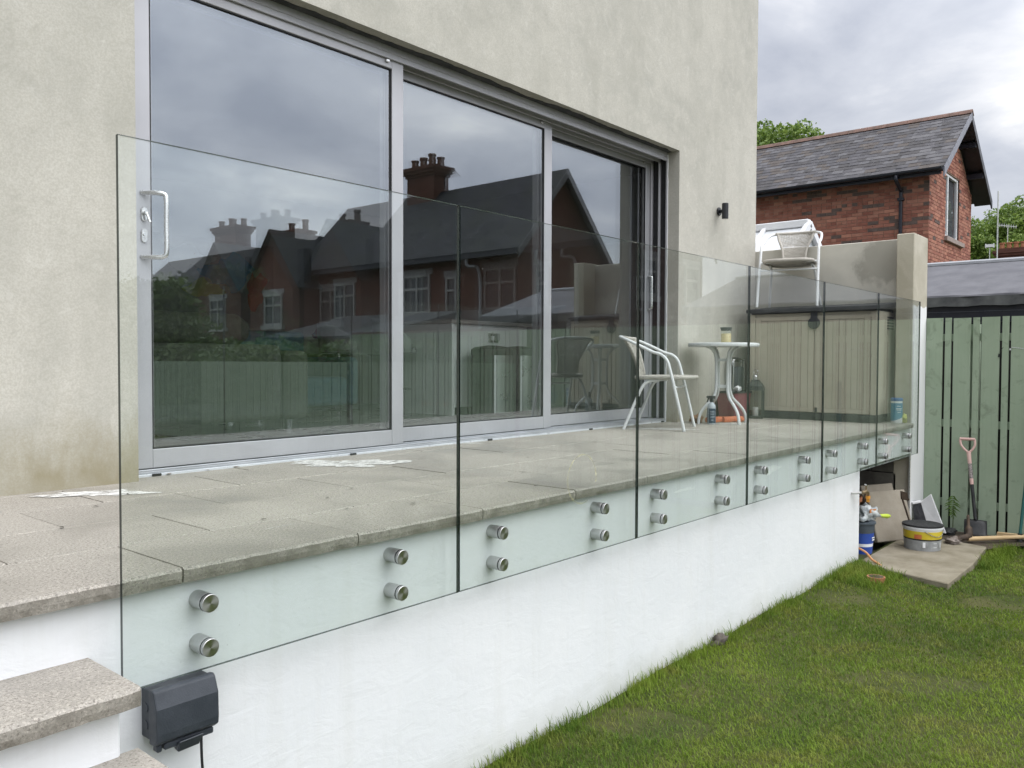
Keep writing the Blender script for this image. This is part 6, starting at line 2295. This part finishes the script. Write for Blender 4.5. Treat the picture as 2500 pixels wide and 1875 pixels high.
for nm, lab, x, y, z0, z1, kind in (('aerial_mast', 'tall slim white aerial mast beyond the garage', 32.0, 3.80, 2.0, 6.5, 0), ('satellite_aerial', 'short pole carrying a flat white panel aerial beyond the garage', 32.0, 4.03, 2.0, 4.63, 1), ('television_aerial', 'thin pole with toothed television aerial among the trees', 36.2, 4.2, 4.5, 5.9, 2)):
    t = thing(nm, lab, 'aerial', (x, y, z0))
    b = MB(); b.tube([(0, 0, -3.0), (0, 0, z1 - z0)], 0.022 if kind == 0 else 0.015, 8); b.build('pole', simple('pale_pole', (0.5, 0.52, 0.5), (0.6, 0.62, 0.6), 8, 0.5), t, world=False, smooth=60)
    b = MB()
    if kind == 1:
        b.box(-0.04, 0.04, -0.11, 0.11, z1 - z0 - 0.05, z1 - z0 + 0.05)
        b.box(-0.05, 0.05, -0.135, -0.112, z1 - z0 - 0.07, z1 - z0 + 0.07); b.box(-0.05, 0.05, 0.112, 0.135, z1 - z0 - 0.07, z1 - z0 + 0.07)
        b.build('panel', UPVC, t, world=False)
    elif kind == 2:
        b.bar((0, -0.30, z1 - z0 - 0.1), (0, 0.32, z1 - z0 + 0.03), 0.02, 0.02)
        for k in range(8):
            b.bar((0, -0.28 + k * 0.08, z1 - z0 - 0.16 + k * 0.017), (0, -0.28 + k * 0.08, z1 - z0 - 0.02 + k * 0.017), 0.012, 0.012)
        b.build('boom', UPVC, t, world=False)

# ================================================================ trees and hedge
def foliage(name, parent, blobs, n, size, mat, sd, squash=1.0):
    rg = np.random.default_rng(sd)
    wts = np.array([b_[3] ** 2 for b_ in blobs], float)
    wts /= wts.sum()
    idx = rg.choice(len(blobs), n, p=wts)
    B = np.array([b_[:3] for b_ in blobs])[idx]
    Rr = np.array([b_[3] for b_ in blobs])[idx]
    d_ = rg.normal(size=(n, 3))
    d_ /= np.linalg.norm(d_, axis=1)[:, None]
    # leaves gather in tufts near the surface
    lump = 1 + 0.16 * np.sin(d_[:, 0] * 7 + idx) * np.sin(d_[:, 1] * 6 + idx * 2) + 0.12 * np.sin(d_[:, 2] * 9 + idx)
    r_ = Rr * lump * (rg.random(n) ** 0.30)
    P_ = B + d_ * r_[:, None] * np.array([1, 1, squash])
    u = rg.normal(size=(n, 3)); u /= np.linalg.norm(u, axis=1)[:, None]
    nrm = d_ * 0.6 + rg.normal(size=(n, 3)) * 0.7
    v = np.cross(nrm, u); v /= np.linalg.norm(v, axis=1)[:, None] + 1e-9
    u = np.cross(v, nrm); u /= np.linalg.norm(u, axis=1)[:, None] + 1e-9
    s_ = (size * rg.uniform(0.6, 1.4, n))[:, None]
    co = np.empty((n, 4, 3))
    co[:, 0] = P_ - u * s_
    co[:, 1] = P_ + v * s_ * 0.55
    co[:, 2] = P_ + u * s_
    co[:, 3] = P_ - v * s_ * 0.55
    me = bpy.data.meshes.new(name)
    me.vertices.add(n * 4)
    if parent is not None:
        o_ = wloc(parent)
        co -= np.array(o_)[None, None, :]
    me.vertices.foreach_set('co', co.reshape(-1).astype(np.float32))
    me.loops.add(n * 4)
    me.loops.foreach_set('vertex_index', np.arange(n * 4, dtype=np.int32))
    me.polygons.add(n)
    me.polygons.foreach_set('loop_start', (np.arange(n) * 4).astype(np.int32))
    me.update(calc_edges=True)
    at = me.attributes.new('tint', 'FLOAT', 'POINT')
    at.data.foreach_set('value', np.repeat(rg.random(n) ** 1.4, 4).astype(np.float32))
    me.materials.append(mat)
    ob2 = bpy.data.objects.new(name, me)
    COL.objects.link(ob2)
    ob2.parent = parent
    return ob2


BARK = simple('bark', (0.07, 0.055, 0.04), (0.12, 0.10, 0.08), 9, 0.9, 0, 0.6, 20)
def tree(label, x, y, top, rad, n, mat, sd, size=0.16, low=None, dens=9):
    t = thing('tree', label, 'tree', (x, y, GZ))
    rg = random.Random(sd)
    cz = top - rad * 0.95
    blobs = []
    for k in range(dens):
        a_ = rg.uniform(0, 2 * PI); rr_ = rad * rg.uniform(0.25, 0.85)
        zz = cz + rad * rg.uniform(-0.75, 0.6)
        blobs.append((x + rr_ * math.cos(a_), y + rr_ * math.sin(a_), zz, rad * rg.uniform(0.28, 0.50)))
    blobs.append((x, y, top - rad * 0.45, rad * 0.45))
    if low:
        for k in range(6):
            a_ = rg.uniform(0, 2 * PI)
            blobs.append((x + rad * 0.6 * math.cos(a_), y + rad * 0.6 * math.sin(a_), low + rg.uniform(0, cz - low), rad * 0.5))
    foliage('crown', t, blobs, n, size, mat, sd)
    b_ = MB(); b_.tube(smoothpath([(x, y, GZ - 0.2), (x + 0.1, y, cz * 0.4), (x, y + 0.1, cz), (x, y, top - rad * 0.4)], 4), 0.3, 10, radii=[0.30 - 0.022 * i for i in range(13)]); b_.build('trunk', BARK, t, smooth=60)
    for b2 in blobs[:6]:
        b_ = MB(); p0 = Vector((x, y, max(GZ + 1, cz - rad * 0.5))); p1 = Vector(b2[:3])
        b_.tube(smoothpath([p0, p0.lerp(p1, 0.5) + Vector((0, 0, 0.3)), p1], 3), 0.08, 7, radii=[0.12, 0.11, 0.10, 0.09, 0.07, 0.05, 0.03]); b_.build('limb', BARK, t, smooth=60)
    return t
tree('bright green tree crown showing above the slate roof ridge', 26.6, 10.6, 9.0, 2.4, 48000, LEAF1, 3, 0.075)
tree('broad green tree filling the gap right of the brick gable', 44.0, 5.0, 8.0, 3.2, 130000, LEAF1, 4, 0.08, 1.0, 12)
tree('dark green tree standing behind the aerials', 52, 1.4, 9.2, 3.4, 90000, LEAF2, 5, 0.09, 1.0, 12)
tree('tall dark tree at the far right behind the chimney pots', 46, -2.9, 9.2, 3.3, 90000, LEAF2, 6, 0.09, 1.0, 12)
hg = thing('garden_hedge', 'tall dense green hedge behind the lower fence', 'hedge', (10.5, -16, GZ))
bl2 = []
rg_ = random.Random(9)
for k in range(34):
    yy = -23 + 12 * k / 33
    hgt = 2.9 if yy < -15.5 else 1.35
    for zz in np.arange(GZ + 0.6, hgt - 0.4, 0.85):
        bl2.append((10.3 + rg_.uniform(-0.35, 0.35), yy + rg_.uniform(-0.2, 0.2), zz + rg_.uniform(-0.1, 0.1), rg_.uniform(0.55, 0.8)))
foliage('leaves', hg, bl2, 46000, 0.10, LEAF3, 19)
b = MB(); b.box(10.1, 10.5, -23.2, -11, GZ, 0.7); b.build('stems', BARK, hg)
bu = thing('garden_shrub', 'dark leafy shrub beyond the lower fence near the outbuilding', 'shrub', (9.3, -9.5, GZ))
foliage('leaves', bu, [(9.3 + 0.5 * math.cos(k), -9.5 + 1.6 * math.sin(k * 1.7), -0.1 + 0.5 * math.sin(k * 2.3), 0.7) for k in range(10)], 9000, 0.07, LEAF2, 23)
b = MB(); b.tube([(9.3, -9.5, GZ), (9.3, -9.5, 0.2)], 0.06, 8); b.build('stem', BARK, bu)

# ================================================================ inside the room
SOFA = simple('green_grey_fabric', (0.06, 0.068, 0.055), (0.085, 0.095, 0.075), 20, 0.95, 0, 0.4, 300)
so_ = thing('sofa', 'large grey green sofa with bolster cushions behind the first door', 'sofa', (1.6, 3.4, 0.024))
def cushion(name, parent, x0, x1, y0, y1, z0, z1, mat, r_=0.05):
    b_ = MB(); b_.box(x0, x1, y0, y1, z0, z1)
    o_ = b_.build(name, mat, parent, bevel=r_, seg=4)
    return o_
cushion('back', so_, 0.3, 2.55, 3.05, 3.30, 0.12, 0.66, SOFA)
cushion('seat', so_, 0.3, 2.55, 3.31, 4.0, 0.12, 0.44, SOFA)
cushion('arm', so_, 2.56, 2.78, 3.05, 4.0, 0.12, 0.62, SOFA)
b = MB(); b.tube([(0.35, 3.26, 0.76), (0.42, 3.26, 0.76), (2.28, 3.26, 0.76), (2.36, 3.26, 0.76)], 0.115, 18, radii=[0.07, 0.115, 0.115, 0.07]); b.build('bolster', SOFA, so_, smooth=50)
for x, y in ((0.5, 3.1), (2.62, 3.1), (0.5, 3.9), (2.62, 3.9)):
    b = MB(); b.box(x - 0.02, x + 0.02, y - 0.02, y + 0.02, 0.0245, 0.1195); b.build('leg', CHROME, so_)
TEAL = simple('teal_fabric', (0.03, 0.08, 0.11), (0.045, 0.11, 0.14), 15, 0.9, 0, 0.4, 300)
ac = thing('teal_armchair', 'teal blue armchair behind the sofa inside the room', 'armchair', (3.4, 4.2, 0.024))
cushion('seat', ac, 2.98, 3.86, 3.95, 4.6, 0.14, 0.40, TEAL); cushion('back', ac, 2.98, 3.86, 4.61, 4.85, 0.14, 0.82, TEAL)
cushion('arm', ac, 2.86, 2.975, 3.95, 4.85, 0.14, 0.58, TEAL); cushion('arm', ac, 3.865, 3.98, 3.95, 4.85, 0.14, 0.58, TEAL)
for x, y in ((2.95, 4.0), (3.9, 4.0), (2.95, 4.75), (3.9, 4.75)):
    b = MB(); b.box(x - 0.02, x + 0.02, y - 0.02, y + 0.02, 0.0245, 0.139); b.build('leg', CHROME, ac)
IW = simple('gloss_white_unit', (0.82, 0.83, 0.82), (0.86, 0.87, 0.86), 2, 0.3)
isl = thing('kitchen_island', 'white kitchen island end panel with power socket behind the middle door', 'island', (5.4, 3.5, 0.024))
b = MB(); b.box(4.74, 5.86, 3.50, 4.35, 0.10, 0.905); b.build('carcass', IW, isl, bevel=0.004)
b = MB(); b.box(4.70, 4.7395, 3.47, 4.40, 0.0245, 0.905); b.build('end_panel', IW, isl, bevel=0.003)
b = MB(); b.box(4.69, 5.90, 3.46, 4.42, 0.9055, 0.943); b.build('worktop', simple('grey_worktop', (0.32, 0.30, 0.27), (0.38, 0.36, 0.33), 9, 0.35), isl, bevel=0.003)
b = MB(); b.box(4.76, 5.84, 3.56, 4.3, 0.0245, 0.0995); b.build('plinth', SHEDD, isl)
b = MB(); b.box(5.24, 5.39, 3.489, 3.4995, 0.735, 0.825); skp = b.build('socket_plate', SATIN, isl, bevel=0.002)
b = MB(); b.box(5.27, 5.30, 3.46, 3.4885, 0.755, 0.80); b.build('plug', IW, skp, bevel=0.004)
b = MB(); b.box(5.335, 5.37, 3.45, 3.4885, 0.75, 0.825); b.build('adaptor', simple('grey_plug', (0.35, 0.36, 0.36), (0.4, 0.4, 0.4), 4, 0.4), skp, bevel=0.004)
b = MB(); b.tube(smoothpath([(5.285, 3.465, 0.755), (5.27, 3.45, 0.68), (5.22, 3.43, 0.6)], 5), 0.004, 6); b.build('cable', IW, skp, smooth=60)
BSS = simple('bin_stainless', (0.34, 0.36, 0.34), (0.44, 0.46, 0.44), 3, 0.3, 0.85)
def kbin(label, x, y):
    t = thing('pedal_bin', label, 'bin', (x, y, 0.024), 0, 'bins by the island')
    b_ = MB(); b_.lathe([(0.196, 0.0), (0.196, 0.03)], 28); b_.build('foot_ring', BLACK, t, world=False, smooth=40)
    b_ = MB(); b_.lathe([(0.194, 0.0302), (0.194, 0.58)], 28); b_.build('body', BLACK, t, world=False, smooth=40)
    b_ = MB(); wrap(b_, 0.1955, 0.035, 0.578, R(232), R(335), 16); b_.build('steel_front', BSS, t, world=False, smooth=60)
    b_ = MB(); b_.lathe([(0.198, 0.5802), (0.201, 0.585), (0.201, 0.635), (0.17, 0.655), (0.05, 0.672)], 28); b_.build('lid', BLACK, t, world=False, smooth=40)
    b_ = MB(); wrap(b_, 0.197, 0.035, 0.578, R(228), R(233), 3); b_.build('trim', UPVC, t, world=False)
    b_ = MB(); b_.box(-0.05, 0.05, -0.24, -0.1965, 0.008, 0.022); b_.build('pedal', CHROME, t, world=False)
    return t
kbin('tall steel pedal bin with black lid near the socket end of the island', 4.99, 3.22)
kbin('steel pedal bin with black lid further along the island', 5.42, 3.26)
SHELL = simple('pale_quilted_vinyl', (0.25, 0.26, 0.26), (0.32, 0.33, 0.33), 12, 0.5, 0, 0.3, 60)
def stool(label, x, y, rz):
    t = thing('bar_stool', label, 'stool', (x, y, 0.024), rz, 'bar stools in the room')
    b_ = MB(); b_.lathe([(0.21, 0.0), (0.205, 0.008), (0.05, 0.02), (0.03, 0.05)], 30); b_.build('base', CHROME, t, world=False, smooth=40)
    b_ = MB(); b_.tube([(0, 0, 0.03), (0, 0, 0.60)], 0.026, 14); b_.build('column', CHROME, t, world=False, smooth=60)
    b_ = MB(); b_.tube(arc((0, 0), 0.14, R(200), R(340), 12, 'xy', 0.25), 0.010, 8); b_.build('footrest', CHROME, t, world=False, smooth=60)
    b_ = MB()
    vs_, fs2 = [], []
    nu, nv = 17, 9
    for i in range(nv):
        v_ = i / (nv - 1)
        for j in range(nu):
            a_ = R(-25 + 230 * j / (nu - 1))
            r2 = 0.20 + 0.03 * v_
            hh = (0.06 + 0.24 * max(0, math.sin((a_ + R(25)) / R(230) * PI)) ** 0.8) * v_
            vs_.append((r2 * math.cos(a_), r2 * math.sin(a_), 0.62 + hh))
    for i in range(nv - 1):
        for j in range(nu - 1):
            fs2.append((i * nu + j, i * nu + j + 1, (i + 1) * nu + j + 1, (i + 1) * nu + j))
    b_.add(vs_, fs2)
    o_ = b_.build('shell', SHELL, t, world=False, smooth=60)
    md_ = o_.modifiers.new('thick', 'SOLIDIFY'); md_.thickness = 0.03
    b_ = MB(); b_.lathe([(0.19, 0.60), (0.20, 0.615), (0.20, 0.64), (0.17, 0.655)], 26); b_.build('seat_pad', SHELL, t, world=False, smooth=40)
    return t
stool('pale bucket bar stool at the end of the white island', 4.42, 3.95, R(70))
stool('pale bucket bar stool further back beyond the white island', 4.55, 5.0, R(85))
# wall picture made of loose colour shapes, round lamp, box of papers
pic = thing('wall_picture', 'large pale wall print with blotches of blue, red and yellow in the room', 'picture', (3.4, 7.19, 1.5))
b = MB(); b.box(2.5, 5.2, 7.17, 7.199, 0.95, 2.0); b.build('board', simple('print_ground', (0.30, 0.31, 0.31), (0.38, 0.39, 0.39), 3, 0.7), pic)
def shape(nm, mt, cx, cz, sx_, sz_, sd, yy=7.166):
    rn = random.Random(sd)
    ph = [rn.uniform(0, 6) for _ in range(4)]
    n_s = 26
    b_ = MB()
    pts_ = [(cx + sx_ * (1 + 0.3 * math.sin(2 * t + ph[0]) + 0.25 * math.sin(5 * t + ph[1])) * math.cos(t), cz + sz_ * (1 + 0.3 * math.sin(3 * t + ph[2]) + 0.2 * math.sin(6 * t + ph[3])) * math.sin(t)) for t in np.linspace(0, 2 * PI, n_s, endpoint=False)]
    b_.prism(pts_, 1, yy, 7.1695)
    b_.build(nm, mt, pic)
shape('blue_shape', simple('print_blue', (0.02, 0.22, 0.42), (0.03, 0.26, 0.48), 5, 0.6), 4.55, 1.62, 0.28, 0.20, 1)
shape('red_shape', simple('print_red', (0.45, 0.05, 0.04), (0.5, 0.10, 0.05), 5, 0.6), 4.95, 1.45, 0.14, 0.22, 2)
shape('yellow_shape', simple('print_yellow', (0.45, 0.45, 0.12), (0.5, 0.5, 0.16), 5, 0.6), 4.25, 1.40, 0.20, 0.10, 3, 7.163)
shape('white_shape', simple('print_white', (0.6, 0.6, 0.62), (0.65, 0.65, 0.66), 5, 0.6), 4.05, 1.75, 0.24, 0.14, 4, 7.160)
gl_ = thing('globe_lamp', 'pale green round globe lamp on a side table', 'lamp', (3.35, 5.6, 0.024))
b = MB(); b.lathe([(0.02 + 0.16 * math.sin(t), 0.80 - 0.16 * math.cos(t)) for t in np.linspace(0.05, PI - 0.05, 14)], 24); b.build('globe', simple('green_glass_globe', (0.40, 0.50, 0.44), (0.46, 0.56, 0.5), 4, 0.3), gl_, world=False, smooth=60)
b = MB(); b.lathe([(0.22, 0.0), (0.22, 0.02), (0.03, 0.03), (0.03, 0.60), (0.22, 0.61), (0.22, 0.64)], 24); b.build('side_table', SHEDD, gl_, world=False, smooth=40)
tbx = thing('toy_box', 'white box of red and purple things on the dresser in the room', 'box', (5.15, 5.9, 0.62))
b = MB(); b.box(4.9, 5.35, 5.8, 6.1, 0.62, 0.80); b.build('box', IW, tbx, bevel=0.006)
blob('contents', simple('mixed_toys', (0.35, 0.06, 0.08), (0.25, 0.12, 0.35), 40, 0.6), tbx, (0, 0.05, 0.2), (0.18, 0.12, 0.10), 77)
b = MB(); b.box(4.6, 6.3, 5.6, 6.3, 0.0245, 0.619); tag(b.build('dresser', simple('dark_dresser', (0.05, 0.045, 0.05), (0.07, 0.06, 0.065), 4, 0.5), bevel=0.006), 'low dark dresser standing against the far side of the room', 'dresser')

# old render lump at the foot of the wall
o = blob('stone', simple('grey_stone', (0.07, 0.06, 0.05), (0.12, 0.105, 0.09), 20, 0.9), None, (3.30, 0.012, GZ + 0.05), (0.07, 0.03, 0.04), 66)
tag(o, 'grey lump of old mortar at the foot of the white wall', 'stone')
